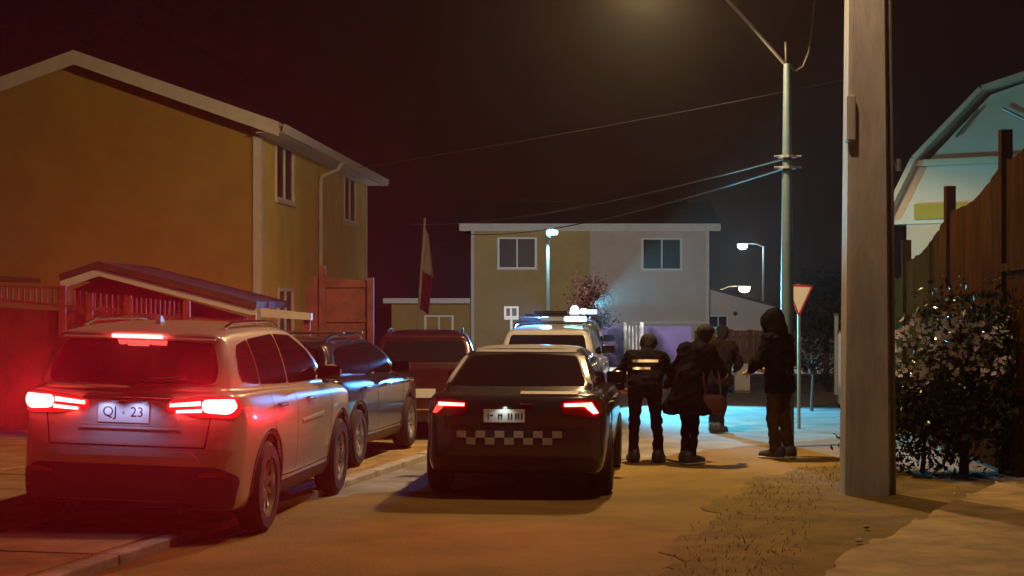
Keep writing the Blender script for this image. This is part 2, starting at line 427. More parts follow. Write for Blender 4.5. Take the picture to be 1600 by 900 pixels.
SUV = dict(L=4.45, H=1.66, hw=0.92, wr=0.36, yr=0.86, yf=3.53, track=0.80, spokes=10,
  side_low=[(0.12, .24), (0.03, .40), (0.0, .60), (.015, .74), (.05, .80), (.06, .98), (.07, 1.12), (.16, 1.16), (.6, 1.15), (2.0, 1.09), (3.2, 1.06), (3.6, 1.05), (4.05, .98), (4.32, .86), (4.43, .70), (4.45, .5), (4.40, .28), (4.2, .22), (3.0, .21), (.5, .22)],
  side_up=[(.10, .95), (.09, 1.14), (.20, 1.32), (.30, 1.50), (.27, 1.55), (.34, 1.585), (.8, 1.635), (1.4, 1.66), (2.0, 1.64), (2.5, 1.56), (2.95, 1.36), (3.55, 1.06), (3.4, .9)],
  plan=[(.0, .0), (.45, .0), (.70, .05), (.84, .17), (.90, .38), (.915, .9), (.905, 1.6), (.905, 2.6), (.915, 3.5), (.87, 4.0), (.74, 4.28), (.45, 4.42), (0, 4.45)],
  plan_up=[(.0, .05), (.5, .06), (.68, .12), (.77, .30), (.82, .8), (.84, 2.0), (.80, 3.0), (.70, 3.5), (0, 3.7)],
  sec_low=[(0, .20), (.76, .20), (.84, .26), (.875, .40), (.895, .62), (.905, .80), (.905, .92), (.87, 1.04), (.82, 1.17), (0, 1.24)],
  sec_up=[(0, .9), (.80, .9), (.80, 1.10), (.755, 1.28), (.68, 1.48), (.60, 1.60), (.40, 1.655), (0, 1.675)])
SEDAN = dict(L=4.30, H=1.40, hw=0.89, wr=0.31, yr=0.78, yf=3.38, track=0.775, spokes=7,
  side_low=[(0.10, .24), (0.02, .36), (0.0, .52), (.03, .68), (.02, .80), (.05, .93), (.14, .985), (.5, 1.0), (1.2, .985), (2.2, .96), (3.1, .95), (3.6, .90), (4.0, .80), (4.22, .66), (4.3, .48), (4.24, .26), (4.0, .20), (2.8, .19), (.5, .20)],
  side_up=[(.30, .85), (.30, .985), (.50, 1.06), (.85, 1.21), (1.2, 1.335), (1.6, 1.39), (2.1, 1.39), (2.5, 1.31), (2.9, 1.14), (3.3, .93), (3.2, .85)],
  plan=[(.0, .0), (.40, .0), (.64, .05), (.79, .17), (.86, .42), (.88, .9), (.87, 1.6), (.87, 2.6), (.88, 3.3), (.84, 3.85), (.70, 4.14), (.42, 4.27), (0, 4.3)],
  plan_up=[(.0, .22), (.5, .24), (.66, .34), (.73, .60), (.77, 1.2), (.78, 2.0), (.75, 2.8), (.66, 3.3), (0, 3.5)],
  sec_low=[(0, .17), (.72, .17), (.80, .24), (.845, .38), (.865, .55), (.875, .68), (.865, .80), (.82, .92), (.76, 1.0), (0, 1.06)],
  sec_up=[(0, .8), (.76, .8), (.755, .95), (.70, 1.12), (.62, 1.28), (.53, 1.36), (.35, 1.395), (0, 1.41)])
def scaled(sp, sx, sy, sz, **kw):
    d = dict(sp)
    for k, (a, b) in dict(side_low=(sy, sz), side_up=(sy, sz), plan=(sx, sy), plan_up=(sx, sy), sec_low=(sx, sz), sec_up=(sx, sz)).items():
        d[k] = [(p*a, q*b) for p, q in sp[k]]
    d['L'] *= sy; d['H'] *= sz; d['hw'] *= sx; d['yr'] *= sy; d['yf'] *= sy; d['track'] *= sx
    d['s'] = (sx, sy, sz); d.update(kw); return d

def suv_common(c, paint, dark=True, k=(1, 1, 1)):
    sx, sy, sz = k
    def side(s):
        P = lambda pts: [(y*sy, z*sz) for y, z in pts]
        c.patch('rear_quarter_window', s, P([(.46, 1.20), (.40, 1.28), (.44, 1.40), (.56, 1.48), (.90, 1.515), (.90, 1.165)]), 'car_glass')
        c.patch('rear_door_window', s, P([(.925, 1.165), (.925, 1.517), (1.76, 1.545), (1.76, 1.135)]), 'car_glass')
        c.patch('front_door_window', s, P([(1.80, 1.133), (1.80, 1.545), (2.30, 1.525), (2.72, 1.38), (3.12, 1.13), (2.9, 1.115)]), 'car_glass')
        c.patch('sill_trim', s, P([(1.28, .22), (1.28, .36), (3.10, .36), (3.10, .22)]), 'plastic_black', 0.006, rnd=0)
        for pts in ([(.98, 1.14), (1.0, .85), (1.25, .62), (1.30, .40), (1.7, .39), (2.4, .39), (3.02, .40), (3.08, .9), (3.06, 1.08)], [(1.77, 1.12), (1.80, .42)]):
            c.seam(s, P(pts), w=0.005)
        for y in (1.12, 2.12):
            h = c.hit(s, (y+.1)*sy, .985*sz); sg = 1 if s == 'right' else -1
            MB().box(h[0].x-0.02*sg, h[0].x+0.035*sg, y*sy, (y+.22)*sy, .972*sz, 1.0*sz).build('door_handle', 'chrome', c.root, bevel=0.008)
        for yc in (c.sp['yr'], c.sp['yf']):
            r0 = c.sp['wr']+0.058; r1 = r0+0.045
            A = [(yc+math.cos(t)*r1, c.sp['wr']+math.sin(t)*r1) for t in np.linspace(-0.12, math.pi+0.12, 22)]+[(yc+math.cos(t)*r0, c.sp['wr']+math.sin(t)*r0) for t in np.linspace(math.pi+0.12, -0.12, 22)]
            c.patch('wheel_arch_trim', s, A, 'plastic_black', 0.010, rnd=0, step=0.05, depth=0.03)
        sg = 1 if s == 'right' else -1
        q = MB(); ptsr = []
        for y in np.linspace(.62, 2.25, 9):
            h = c.hit('top', sg*0.56*sx, y*sy); ptsr.append(h[0]+Vector((0, 0, 0.045)))
        ptsr[0].z -= 0.035; ptsr[-1].z -= 0.035
        q.tube(ptsr, 0.014, 8); q.build('roof_rail', 'chrome', c.root, True)
    c.sides(side)
    c.patch('windscreen', 'front', [(-.62*sx, 1.52*sz), (.62*sx, 1.52*sz), (.72*sx, 1.12*sz), (-.72*sx, 1.12*sz)], 'car_glass', step=0.06)
    c.mirror(2.98*sy, 1.13*sz, paint)
    for sg in (-1, 1):
        c.patch('headlight', 'front', [(sg*.45*sx, .84*sz), (sg*.50*sx, .72*sz), (sg*.78*sx, .74*sz), (sg*.80*sx, .86*sz)], 'clear_lens', step=0.06)
    c.patch('grille', 'front', [(-.34*sx, .78*sz), (.34*sx, .78*sz), (.3*sx, .55*sz), (-.3*sx, .55*sz)], 'plastic_black', step=0.06)

# --- silver suv with brake lights on (nearest, left)
hd = 6.3
rw_pt = gnd(420, 830)                       # contact of the right rear wheel
fwd = Vector((math.sin(R(hd)), math.cos(R(hd)), 0)); rgt = Vector((math.cos(R(hd)), -math.sin(R(hd)), 0))
loc = rw_pt - fwd*SUV['yr'] - rgt*0.90; loc.z = 0.02
suv = Car('silver_suv', 'silver SUV with blazing brake lights parked across the kerb, nearest car at left', 'car', SUV, loc, hd, 'paint_silver', 'cars stopped along the street', 0.024, roll=1.6)
suv_common(suv, 'paint_silver')
rwin = suv.patch('rear_window', 'rear', [(-.64, 1.19), (-.655, 1.30), (-.575, 1.50), (0, 1.515), (.575, 1.50), (.655, 1.30), (.64, 1.19), (0, 1.165)], 'car_glass')
wp = MB(); wp.tube([Vector((0, suv.hit('rear', 0, 1.17)[0].y-0.02, 1.17)), Vector((.15, suv.hit('rear', .15, 1.22)[0].y-0.025, 1.22)), Vector((.42, suv.hit('rear', .42, 1.235)[0].y-0.025, 1.235))], 0.010, 6)
wp.build('wiper', 'plastic_black', rwin)
sp_ = MB().prism([(.205, 1.548), (.25, 1.575), (.42, 1.60), (.50, 1.585), (.38, 1.548)], -.60, .60, lambda a, b, d: (d, a+0.05*(d/.6)**4, b-0.03*(d/.6)**4)).build('roof_spoiler', 'paint_silver', suv.root, bevel=0.008)
hb = box('high_brake_light', -.19, .19, .198, .26, 1.524, 1.549, 'brake_glow', suv.root, 0.004)
suv.patch('tailgate_chrome_strip', 'rear', [(-.66, 1.145), (.66, 1.145), (.66, 1.163), (0, 1.158), (-.66, 1.163)], 'satin_trim', 0.012, rnd=0)
for sg in (-1, 1):
    tl = suv.patch('tail_light', 'rear', [(sg*.30, .985), (sg*.30, 1.055), (sg*.62, 1.095), (sg*.815, 1.10), (sg*.835, 1.0), (sg*.80, .945), (sg*.55, .95)], 'red_lens_lit', 0.010)
    suv.patch('light_bar', 'rear', [(sg*.57, 1.075), (sg*.79, 1.085), (sg*.80, 1.02), (sg*.76, .975), (sg*.58, .985)], 'brake_glow', 0.034, tl)
    suv.patch('light_bar', 'rear', [(sg*.33, 1.018), (sg*.33, 1.043), (sg*.56, 1.068), (sg*.56, 1.035)], 'brake_glow', 0.034, tl, rnd=0)
    suv.patch('light_bar', 'rear', [(sg*.38, .975), (sg*.38, .995), (sg*.57, 1.01), (sg*.57, .985)], 'brake_glow', 0.034, tl, rnd=0)
    lamp('brake_light_beam', 'SPOT', (sg*.68, -0.08, 1.05), 2200, (1, 0.012, 0.03), suv.root, 0.06, (0.0, -1, 0.72), 136, 0.9)
    suv.patch('bumper_reflector', 'rear', [(sg*.56, .50), (sg*.56, .535), (sg*.76, .545), (sg*.76, .51)], 'red_lens', 0.016, rnd=0)
lamp('high_brake_beam', 'SPOT', (0, .15, 1.53), 400, (1, 0.012, 0.03), suv.root, 0.05, (0, -1, 0.5), 140, 0.9)
suv.patch('plate_recess', 'rear', [(-.40, .87), (-.36, 1.05), (.36, 1.05), (.40, .87)], 'paint_silver', 0.003)
pl, py_ = suv.plate(-.03, .965, [('QJ', -.105, .004, .105), ('23', .105, .004, .105)], .40, .15)
text_obj('plate_lettering', '*', .05, 'ink', pl, Matrix.Translation((-.03, py_-.0175, .955)) @ Matrix.Rotation(R(90), 4, 'X'))
ph = MB().box(-.34, .34, py_-.035, py_+.03, 1.055, 1.085).build('plate_lamp_housing', 'chrome', suv.root, bevel=0.006)
for lx in (-.15, .09): lamp('plate_lamp', 'SPOT', (lx, py_-.12, 1.05), 1.3, (.45, .55, 1.0), suv.root, 0.02, (0, .35, -1), 140, 0.5)
suv.patch('tailgate_lower_strip', 'rear', [(-.36, .845), (-.36, .86), (.40, .86), (.40, .845)], 'satin_trim', 0.014, rnd=0)
suv.patch('bumper_lower', 'rear', [(-.80, .26), (-.84, .50), (-.70, .58), (.70, .58), (.84, .50), (.80, .26)], 'plastic_black', 0.006, step=0.05)
suv.patch('bumper_strip', 'rear', [(-.62, .645), (-.62, .685), (.50, .685), (.55, .645)], 'satin_trim', 0.022, rnd=0)
suv.patch('bumper_corner_strip', 'rear', [(.55, .655), (.62, .70), (.80, .745), (.80, .715), (.66, .64)], 'paint_silver', 0.012, rnd=0)
suv.seam('rear', [(-.60, .72), (.60, .72)]); suv.seam('rear', [(-.60, .72), (-.64, 1.0)]); suv.seam('rear', [(.60, .72), (.64, 1.0)])
f_ = MB().prism([(0, 0), (.14, 0), (.03, .075), (.0, .07)], -.018, .018, lambda a, b, d: (d, 1.0-.14+a if False else .72+a, b+suv.hit('top', 0, .74)[0].z-.006)).build('roof_antenna', 'paint_silver', suv.root, True)
for sx in (-.35, .42): MB().tube([(sx, .06, .25), (sx, .20, .26)], .035, 10).build('exhaust_tip', 'plastic_black', suv.root, True)
suv.patch('side_trim', 'right', [(1.95, .80), (1.95, .82), (2.75, .84), (2.75, .81)], 'satin_trim', 0.010, rnd=0)

# --- dark patrol sedan with chequered band
hd = 5.5; fwd = Vector((math.sin(R(hd)), math.cos(R(hd)), 0)); rgt = Vector((math.cos(R(hd)), -math.sin(R(hd)), 0))
loc = Vector((0.09, 15.97, 0)) - fwd*SEDAN['yr']
pol = Car('patrol_sedan', 'dark patrol sedan with pale chequered band across its rear, in the middle of the road', 'car', SEDAN, loc, hd, 'paint_dark', 'cars stopped along the street', 0.024)
def sed_side(c):
    def side(s):
        c.patch('rear_door_window', s, [(.98, 1.02), (1.12, 1.19), (1.40, 1.30), (1.72, 1.315), (1.72, 1.0)], 'car_glass')
        c.patch('front_door_window', s, [(1.80, 1.0), (1.80, 1.315), (2.2, 1.29), (2.6, 1.13), (2.78, 1.0)], 'car_glass')
        for pts in ([(1.02, .98), (1.02, .75), (1.18, .56), (1.20, .36), (2.90, .36), (2.94, .7), (2.92, .93)], [(1.76, .97), (1.78, .37)]): c.seam(s, pts, w=0.005)
        sg = 1 if s == 'right' else -1
        for y in (1.12, 2.0):
            h = c.hit(s, y+.1, .84)
            MB().box(h[0].x-0.02*sg, h[0].x+0.03*sg, y, y+.2, .828, .852).build('door_handle', 'plastic_black', c.root, bevel=0.008)
    c.sides(side)
    c.patch('windscreen', 'front', [(-.56, 1.30), (.56, 1.30), (.66, 1.0), (-.66, 1.0)], 'car_glass', step=0.06)
    for sg in (-1, 1): c.patch('headlight', 'front', [(sg*.42, .70), (sg*.46, .60), (sg*.72, .62), (sg*.76, .74)], 'clear_lens', step=0.06)
sed_side(pol); pol.mirror(2.72, .97, 'paint_dark')
pol.patch('rear_window', 'rear', [(-.63, 1.035), (-.62, 1.08), (-.52, 1.29), (0, 1.315), (.52, 1.29), (.62, 1.08), (.63, 1.035), (0, 1.03)], 'car_glass')
pol.patch('roof_panel', 'top', [(-.50, 1.36), (.50, 1.36), (.54, 2.2), (-.54, 2.2)], 'paint_white', 0.006, step=0.08)
for sg in (-1, 1):
    pol.patch('rear_pillar_band', 'rear', [(sg*.645, 1.06), (sg*.545, 1.29), (sg*.585, 1.29), (sg*.69, 1.04)], 'paint_white', 0.006, rnd=0)
pol.patch('roof_edge_band', 'rear', [(-.50, 1.325), (-.50, 1.345), (.50, 1.345), (.50, 1.325)], 'paint_white', 0.006, rnd=0)
pol.patch('boot_lip', 'rear', [(.05, .965), (.05, .985), (.58, .985), (.58, .965)], 'satin_trim', 0.010, rnd=0)
for sg in (-1, 1):
    tl = pol.patch('tail_light', 'rear', [(sg*.44, .80), (sg*.42, .90), (sg*.60, .925), (sg*.765, .92), (sg*.80, .85), (sg*.78, .77), (sg*.68, .76)], 'red_lens', 0.010)
    pol.patch('light_bar', 'rear', [(sg*.46, .862), (sg*.46, .885), (sg*.70, .895), (sg*.70, .865)], 'brake_glow' if sg < 0 else 'brake_glow', 0.016, tl, rnd=0)
    pol.patch('light_bar', 'rear', [(sg*.64, .862), (sg*.70, .895), (sg*.755, .80), (sg*.715, .795)], 'brake_dim' if sg < 0 else 'brake_glow', 0.017, tl, rnd=0)
    lamp('tail_light_beam', 'SPOT', (sg*.66, -.06, .87), 90, (1, 0.012, 0.03), pol.root, 0.05, (0, -1, 0.5), 140, 0.9)
pl, py_ = pol.plate(-.09, .775, [], .38, .12)
q = MB()
for dx, w in ((-.15, .010), (-.13, .03), (-.055, .012), (-.03, .012), (-.045, .03), (.035, .014), (.06, .014), (.10, .014), (.125, .014), (.155, .012)):
    q.box(-.09+dx, -.09+dx+w, py_-.019, py_-.0165, .745+(.03 if w > .02 else 0), .80-(.012 if w > .02 else 0))
tag(q.build('plate_lettering', 'ink', pl), kind='stuff')
box('boot_handle', .06, .17, pol.hit('rear', .1, .89)[0].y-.02, pol.hit('rear', .1, .89)[0].y+.02, .875, .90, 'chrome', pol.root, .006)
nck = 11; x0 = -.53; cw = .088
for r_ in range(2):
    for i in range(nck):
        if (i+r_) % 2 == 0:
            xa = x0+i*cw
            pol.patch('chequer_square', 'rear', [(xa, .575-r_*.062), (xa+cw, .575-r_*.062), (xa+cw, .637-r_*.062), (xa, .637-r_*.062)], 'checker_white', 0.006, rnd=0, step=0.05, depth=0.008)
pol.patch('bumper_lower', 'rear', [(-.74, .25), (-.78, .36), (-.60, .41), (.60, .41), (.78, .36), (.74, .25)], 'plastic_black', 0.006, step=0.05)
pol.seam('rear', [(-.62, .66), (.62, .66)]); pol.seam('rear', [(-.62, .66), (-.66, .78)]); pol.seam('rear', [(.62, .66), (.66, .78)])
lamp('plate_lamp', 'SPOT', (-.09, py_-.08, .86), 0.5, (.85, 1, .9), pol.root, 0.02, (0, .35, -1), 140, 0.5)

# --- blue-grey hatchback half hidden ahead of the suv
hd = 9.5; fwd = Vector((math.sin(R(hd)), math.cos(R(hd)), 0)); rgt = Vector((math.cos(R(hd)), -math.sin(R(hd)), 0))
H2 = scaled(SUV, .94, .915, .84, wr=0.305, spokes=9)
loc = Vector((-1.62, 17.74, .07)) - fwd*H2['yr'] - rgt*.845
c2 = Car('blue_grey_hatchback', 'dark blue-grey hatchback on the pavement between the silver SUV and the maroon car', 'car', H2, loc, hd, 'paint_blue', 'cars stopped along the street', 0.032)
suv_common(c2, 'paint_blue', k=H2['s'])
c2.patch('rear_window', 'rear', [(-.6, 1.0), (-.54, 1.26), (.54, 1.26), (.6, 1.0)], 'car_glass', step=0.06)
for sg in (-1, 1): c2.patch('tail_light', 'rear', [(sg*.40, .8), (sg*.40, .9), (sg*.74, .91), (sg*.75, .8)], 'red_lens', 0.01, step=0.06)
c2.plate(0, .77, [])
for yy in (1.05, 1.85):
    h1 = c2.hit('top', .5, yy)[0].z
    box('roof_crossbar', -.60, .60, yy-.02, yy+.02, h1+.050, h1+.075, 'alloy', c2.root, .008)

# --- maroon car further on
H3 = scaled(SUV, .90, .90, .88, wr=0.30, spokes=8)
c3 = Car('maroon_hatchback', 'maroon hatchback seen over the dark patrol sedan\'s left shoulder', 'car', H3, (-1.16, 21.95, 0), -1.5, 'paint_maroon', 'cars stopped along the street', 0.034)
suv_common(c3, 'paint_maroon', k=H3['s'])
c3.patch('rear_window', 'rear', [(-.58, 1.03), (-.52, 1.31), (.52, 1.31), (.58, 1.03)], 'car_glass', step=0.06)
for sg in (-1, 1): c3.patch('tail_light', 'rear', [(sg*.42, .84), (sg*.42, .93), (sg*.73, .95), (sg*.75, .84)], 'red_lens', 0.01, step=0.06)
c3.plate(-.02, .62, [], .34, .12)
c3.patch('bumper_strip', 'rear', [(-.62, .40), (-.62, .415), (.62, .415), (.62, .40)], 'chrome', 0.01, rnd=0)
c3.patch('tailgate_strip', 'rear', [(-.6, .985), (-.6, .998), (.6, .998), (.6, .985)], 'chrome', 0.008, rnd=0)

# --- two emergency vehicles in front
def lightbar(c, y, mods, w=1.1):
    z = c.hit('top', 0, y)[0].z
    b = box('light_bar_base', -w/2, w/2, y-.10, y+.10, z+.012, z+.05, 'plastic_black', c.root, .01)
    for i, (x0, x1, m, hgt) in enumerate(mods):
        box('light_module', x0, x1, y-.085, y+.085, z+.051, z+.05+hgt, m, b, .015)
    return z+.1
H4 = scaled(SUV, .92, .93, .90, wr=0.33, spokes=6)
c4 = Car('white_patrol_wagon', 'white roofed patrol wagon with cyan flashing light, just beyond the dark sedan', 'car', H4, (0.50, 24.3, 0), 5, 'paint_white', 'cars stopped along the street', 0.034)
suv_common(c4, 'paint_white', k=H4['s'])
c4.patch('rear_window', 'rear', [(-.60, 1.05), (-.54, 1.345), (.54, 1.345), (.60, 1.05)], 'car_glass', step=0.06)
for sg in (-1, 1): c4.patch('tail_light', 'rear', [(sg*.58, .85), (sg*.58, 1.0), (sg*.75, 1.02), (sg*.76, .85)], 'red_lens', 0.01, step=0.06)
c4.plate(0, .85, [])
zb = lightbar(c4, 1.5, [(-.52, -.2, 'plastic_black', .07), (-.19, .18, 'clear_lens', .07), (.19, .52, 'flash_cyan', .08)])
lamp('flasher', 'SPOT', (.50, 1.5, zb+.06), 800, (.16, .90, .85), c4.root, 0.08, (1, -.1, -.24), 112, .8)
lamp('flasher', 'SPOT', (-.1, 1.5, zb+.06), 2200, (.08, .38, 1.0), c4.root, 0.08, (-1, -.7, -.25), 120, .8)
H5 = scaled(SUV, .96, .95, .955, wr=0.33, spokes=6)
c5 = Car('grey_patrol_van', 'blue-grey patrol van with white and blue beacon, frontmost of the stopped cars', 'car', H5, (0.85, 30.0, 0), 4, 'paint_grey', 'cars stopped along the street', 0.036)
suv_common(c5, 'paint_grey', k=H5['s'])
c5.patch('rear_window', 'rear', [(-.60, 1.12), (-.54, 1.42), (.40, 1.42), (.46, 1.12)], 'car_glass', step=0.06)
zb = lightbar(c5, .95, [(-.50, .12, 'plastic_black', .06), (.36, .47, 'flash_white', .10), (.48, .66, 'flash_blue', .08)], 1.34)
MB().lathe([(.09, zb-.10), (.09, zb-.02), (.075, zb+.06), (.04, zb+.10), (0, zb+.11)], 16, Matrix.Translation((.25, .95, 0))).build('beacon_dome', 'flash_white', c5.root, True)
lamp('flasher', 'SPOT', (.60, .86, zb+.14), 6000, (.10, .60, 1.0), c5.root, 0.08, (.75, -1, -.45), 64, .6)

lamp('flasher', 'SPOT', (.60, .84, zb+.10), 11000, (.20, .75, 1.0), c5.root, 0.05, (math.sin(R(15.3)), -math.cos(R(15.3)), .11), 15, .5)
# ------------------------------------------------------------------ ground
def sheet(name, pts, z, m, parent=None, thick=0.0, kind=True):
    n = len(pts); v = [(x, y, z) for x, y in pts]; f = [tuple(range(n))]
    if thick:
        v += [(x, y, z-thick) for x, y in pts]; f += [(i, (i+1) % n, n+(i+1) % n, n+i) for i in range(n)]
    o = mesh_obj(name, v, f, m, parent)
    if kind: o['kind'] = 'structure'
    return o
sheet('ground', [(-600, -60), (600, -60), (600, 900), (-600, 900)], -0.02, 'dirt')
sheet('road', [(-30, -20), (3.2, -20), (3.6, 8), (4.1, 14), (4.9, 18), (5.6, 24), (9, 33), (14, 60), (-30, 60)], -0.008, 'road')
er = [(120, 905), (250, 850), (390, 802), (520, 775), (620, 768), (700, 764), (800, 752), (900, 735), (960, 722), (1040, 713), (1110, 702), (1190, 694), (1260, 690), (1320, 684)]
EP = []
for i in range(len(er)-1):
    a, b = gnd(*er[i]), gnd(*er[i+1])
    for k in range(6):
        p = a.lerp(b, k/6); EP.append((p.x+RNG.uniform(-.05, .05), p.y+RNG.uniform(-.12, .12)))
sheet('road_amber_light_sheet', [(-4, 4)]+[(-3.2, 9)]+EP+[(4.45, 16), (3.7, 9), (3.4, 4)], -0.003, 'road_amber_light')  # edge follows where amber light gives way to cyan, light held in the colour
# left pavement, kerb stones along its edge
kd = Vector((0.2208, 1, 0)).normalized(); kn = Vector((kd.y, -kd.x, 0)); k0 = Vector((-2.62, 12.5, 0))
pave = sheet('pavement', [tuple((k0+kd*t)[:2]) for t in (-14, 8.75)]+[(-1.5, 21.35), (-9, 21.35), (-14, 10), (-14, -2)], 0.055, 'concrete', thick=0.09)
ks = None
for i in range(23):
    t = -14+i*1.0
    if ks is None:
        ks = MB().box(-.0, .13, 0.004, .994, -.03, .065).build('kerb_stone', 'kerb', pave, bevel=.012)
    else:
        k = ks.copy(); COL.objects.link(k); ks_ = k; k.parent = pave
        k.location = 0, 0, 0
    o = ks if i == 0 else ks_
    p = k0+kd*t; o.location = (p.x, p.y, RNG.uniform(-.006, .004)); o.rotation_euler = (0, 0, math.atan2(-kd.x, kd.y)+RNG.uniform(-.006, .006))
sl = None
for i in range(11):
    for j in range(5):
        c = k0+kd*(-6.4+i*1.2)-kn*(0.06+0.6+j*1.2)
        if sl is None: sl = MB().box(-.585, .585, -.585, .585, -.02, .0).build('paving_slab', 'concrete', pave, bevel=.006); o = sl
        else: o = sl.copy(); COL.objects.link(o); o.parent = pave
        o.location = (c.x, c.y, .066+RNG.uniform(0, .006)); o.rotation_euler = (RNG.uniform(-.004, .004), RNG.uniform(-.004, .004), math.atan2(-kd.x, kd.y))
# right verge and broken footpath
edge = [(1255, 930), (1290, 902), (1330, 868), (1370, 852), (1390, 846), (1430, 822), (1450, 815), (1480, 796), (1520, 778), (1560, 762), (1600, 752), (1680, 738)]
ep = [gnd(x, y) for x, y in edge]; jp = []
for i in range(len(ep)-1):
    for k in range(5): 
        p = ep[i].lerp(ep[i+1], k/5); jp.append((p.x+RNG.uniform(-.03, .03), p.y+RNG.uniform(-.05, .05)))
sheet('footpath', jp+[(9, 17.2), (9, 4), (1.7, 4), (1.9, 9.9)], 0.045, 'concrete', thick=0.07)
ve = [gnd(x, y) for x, y in [(1010, 905), (1070, 845), (1120, 790), (1170, 755), (1230, 735), (1290, 728), (1340, 732), (1400, 742), (1500, 738), (1700, 735)]]
VE = []
for i in range(len(ve)-1):
    for k in range(14):
        p = ve[i].lerp(ve[i+1], k/14); t = i*14+k
        VE.append((p.x+.10*math.sin(t*.37)+.05*math.sin(t*1.13)+RNG.uniform(-.05, .05), p.y+.05*math.sin(t*.7)+RNG.uniform(-.04, .04)))
sheet('verge', VE+[(9, 17), (9, 3), (1.5, 3)], 0.003, 'dirt')
# loose stones on the footpath edge
for i in range(12):
    k = RNG.integers(0, len(jp)-1); a = jp[k]
    r = RNG.uniform(.015, .05); q = MB().lathe([(0, -r*.3), (r*.8, -r*.2), (r, .1*r), (r*.6, .5*r), (0, .6*r)], 7)
    o = q.build('stone', 'kerb', None, False); o.location = (a[0]-RNG.uniform(-.2, .35), a[1]+RNG.uniform(-.1, .1), .02+ r*.25); o.rotation_euler = (RNG.uniform(0, .4), RNG.uniform(0, .4), RNG.uniform(0, 6))
    tag(o, 'small loose stone lying along the broken footpath edge', 'stone', 'loose stones at the footpath')

# ------------------------------------------------------------------ houses
def wall_boxes(u0, u1, z0, z1, ops):      # cells of a wall in (u,z) around rectangular openings
    us = sorted({u0, u1, *[o[0] for o in ops], *[o[1] for o in ops]}); zs = sorted({z0, z1, *[o[2] for o in ops], *[o[3] for o in ops]})
    out = []
    for i in range(len(us)-1):
        for j in range(len(zs)-1):
            cu, cz = (us[i]+us[i+1])/2, (zs[j]+zs[j+1])/2
            if not any(o[0] < cu < o[1] and o[2] < cz < o[3] for o in ops): out.append((us[i], us[i+1], zs[j], zs[j+1]))
    return out
def window(parent, fn, u0, u1, z0, z1, depth=.06, mull=(0.5,), curtain=None, fw=.06):
    # fn(u, d, z) -> local xyz, d = outwards
    def bx(q, a, b, c, d, e, g):
        v = [fn(u, dd, z) for z in (e, g) for u, dd in ((a, c), (b, c), (b, d), (a, d))]
        q.add(v, [(0, 3, 2, 1), (4, 5, 6, 7), (0, 1, 5, 4), (1, 2, 6, 5), (2, 3, 7, 6), (3, 0, 4, 7)])
    q = MB(); d0, d1 = -depth, .025
    bx(q, u0-fw*.4, u0+fw, d0, d1, z0, z1); bx(q, u1-fw, u1+fw*.4, d0, d1, z0, z1)
    bx(q, u0+fw, u1-fw, d0, d1, z1-fw, z1); bx(q, u0+fw, u1-fw, d0, d1, z0, z0+fw)
    ms = [u0+(u1-u0)*m for m in mull]
    for m in ms: bx(q, m-fw*.45, m+fw*.45, d0, d1-.012, z0+fw, z1-fw)
    w = q.build('window', 'frame_white', parent)
    us = [u0+fw]+ms+[u1-fw]
    for i in range(len(us)-1):
        q = MB(); bx(q, us[i]+(.02 if i else 0), us[i+1]-(.02 if i < len(us)-2 else 0), -.035, -.025, z0+fw, z1-fw); q.build('pane', 'glass', w)
    if curtain:
        q = MB(); bx(q, u0+fw, u0+(u1-u0)*curtain, -.024, -.020, z0+fw, z1-fw); q.build('curtain', 'curtain', w)
    q = MB(); bx(q, u0-.06, u1+.06, -.02, .06, z0-.05, z0-.003); q.build('sill', 'trim_white', w)
    return w

# --- left house (gable end towards us, long wall along the street)
hl = thing('gabled_house', 'tall yellow two-storey house with gable end, at the left', 'house', (-4.43, 29.2, 0), -R(3.7))
Lh, Wd, EV, RG = 12.3, 6.4, 5.0, 6.12
ops = [(1.35, 3.05, 3.72, 4.80), (8.95, 10.65, 3.70, 4.78), (1.6, 3.0, 1.0, 2.1)]
q = MB()
for a, b, c, d in wall_boxes(0, Lh, 0, EV, ops): q.box(-.14, 0, a, b, c, d)
q.build('side_wall', 'wall_yellow_lit', hl)
MB().prism([(-.14, 0), (-Wd, 0), (-Wd, EV), (-Wd/2, RG-.03), (-.14, EV+.02)], .02, .16, lambda a, b, d: (a, d, b)).build('gable_wall', 'wall_ochre_dim', hl)
MB().prism([(-.14, 0), (-Wd, 0), (-Wd, EV), (-Wd/2, RG-.03), (-.14, EV+.02)], Lh-.16, Lh-.02, lambda a, b, d: (a, d, b)).build('gable_wall', 'wall_ochre_dim', hl)
box('back_wall', -Wd-.14, -Wd-.002, 0, Lh, 0, EV, 'wall_ochre_dim', hl)
for wy in ops: window(hl, lambda u, d, z: (d, u, z), *wy)
rise = (RG-EV)/(Wd/2)
for sg, x0 in ((1, 0), (-1, -Wd)):
    pr = [(-Wd/2, RG), (x0+sg*.38, EV-.38*rise), (x0+sg*.38, EV-.38*rise+.07), (-Wd/2, RG+.07)]
    MB().prism(pr, -.35, Lh+.3, lambda a, b, d: (a, d, b)).build('roof_slope', 'roof_sheet', hl)
    bg = [(-Wd/2, RG-.14), (x0+sg*.42, EV-.42*rise-.15), (x0+sg*.42, EV-.42*rise+.10), (-Wd/2, RG+.11)]
    MB().prism(bg, -.40, -.352, lambda a, b, d: (a, d, b)).build('barge_board', 'trim_white', hl)
e_z = EV-.38*rise
box('fascia', .385, .41, -.345, Lh+.3, e_z-.12, e_z+.085, 'trim_white', hl)
MB().prism([(.415, e_z-.02), (.43, e_z-.10), (.50, e_z-.10), (.53, e_z+.05), (.515, e_z+.05), (.49, e_z-.085), (.44, e_z-.085), (.425, e_z-.02)], -.4, Lh+.35, lambda a, b, d: (a, d, b)).build('gutter', 'trim_white', hl)
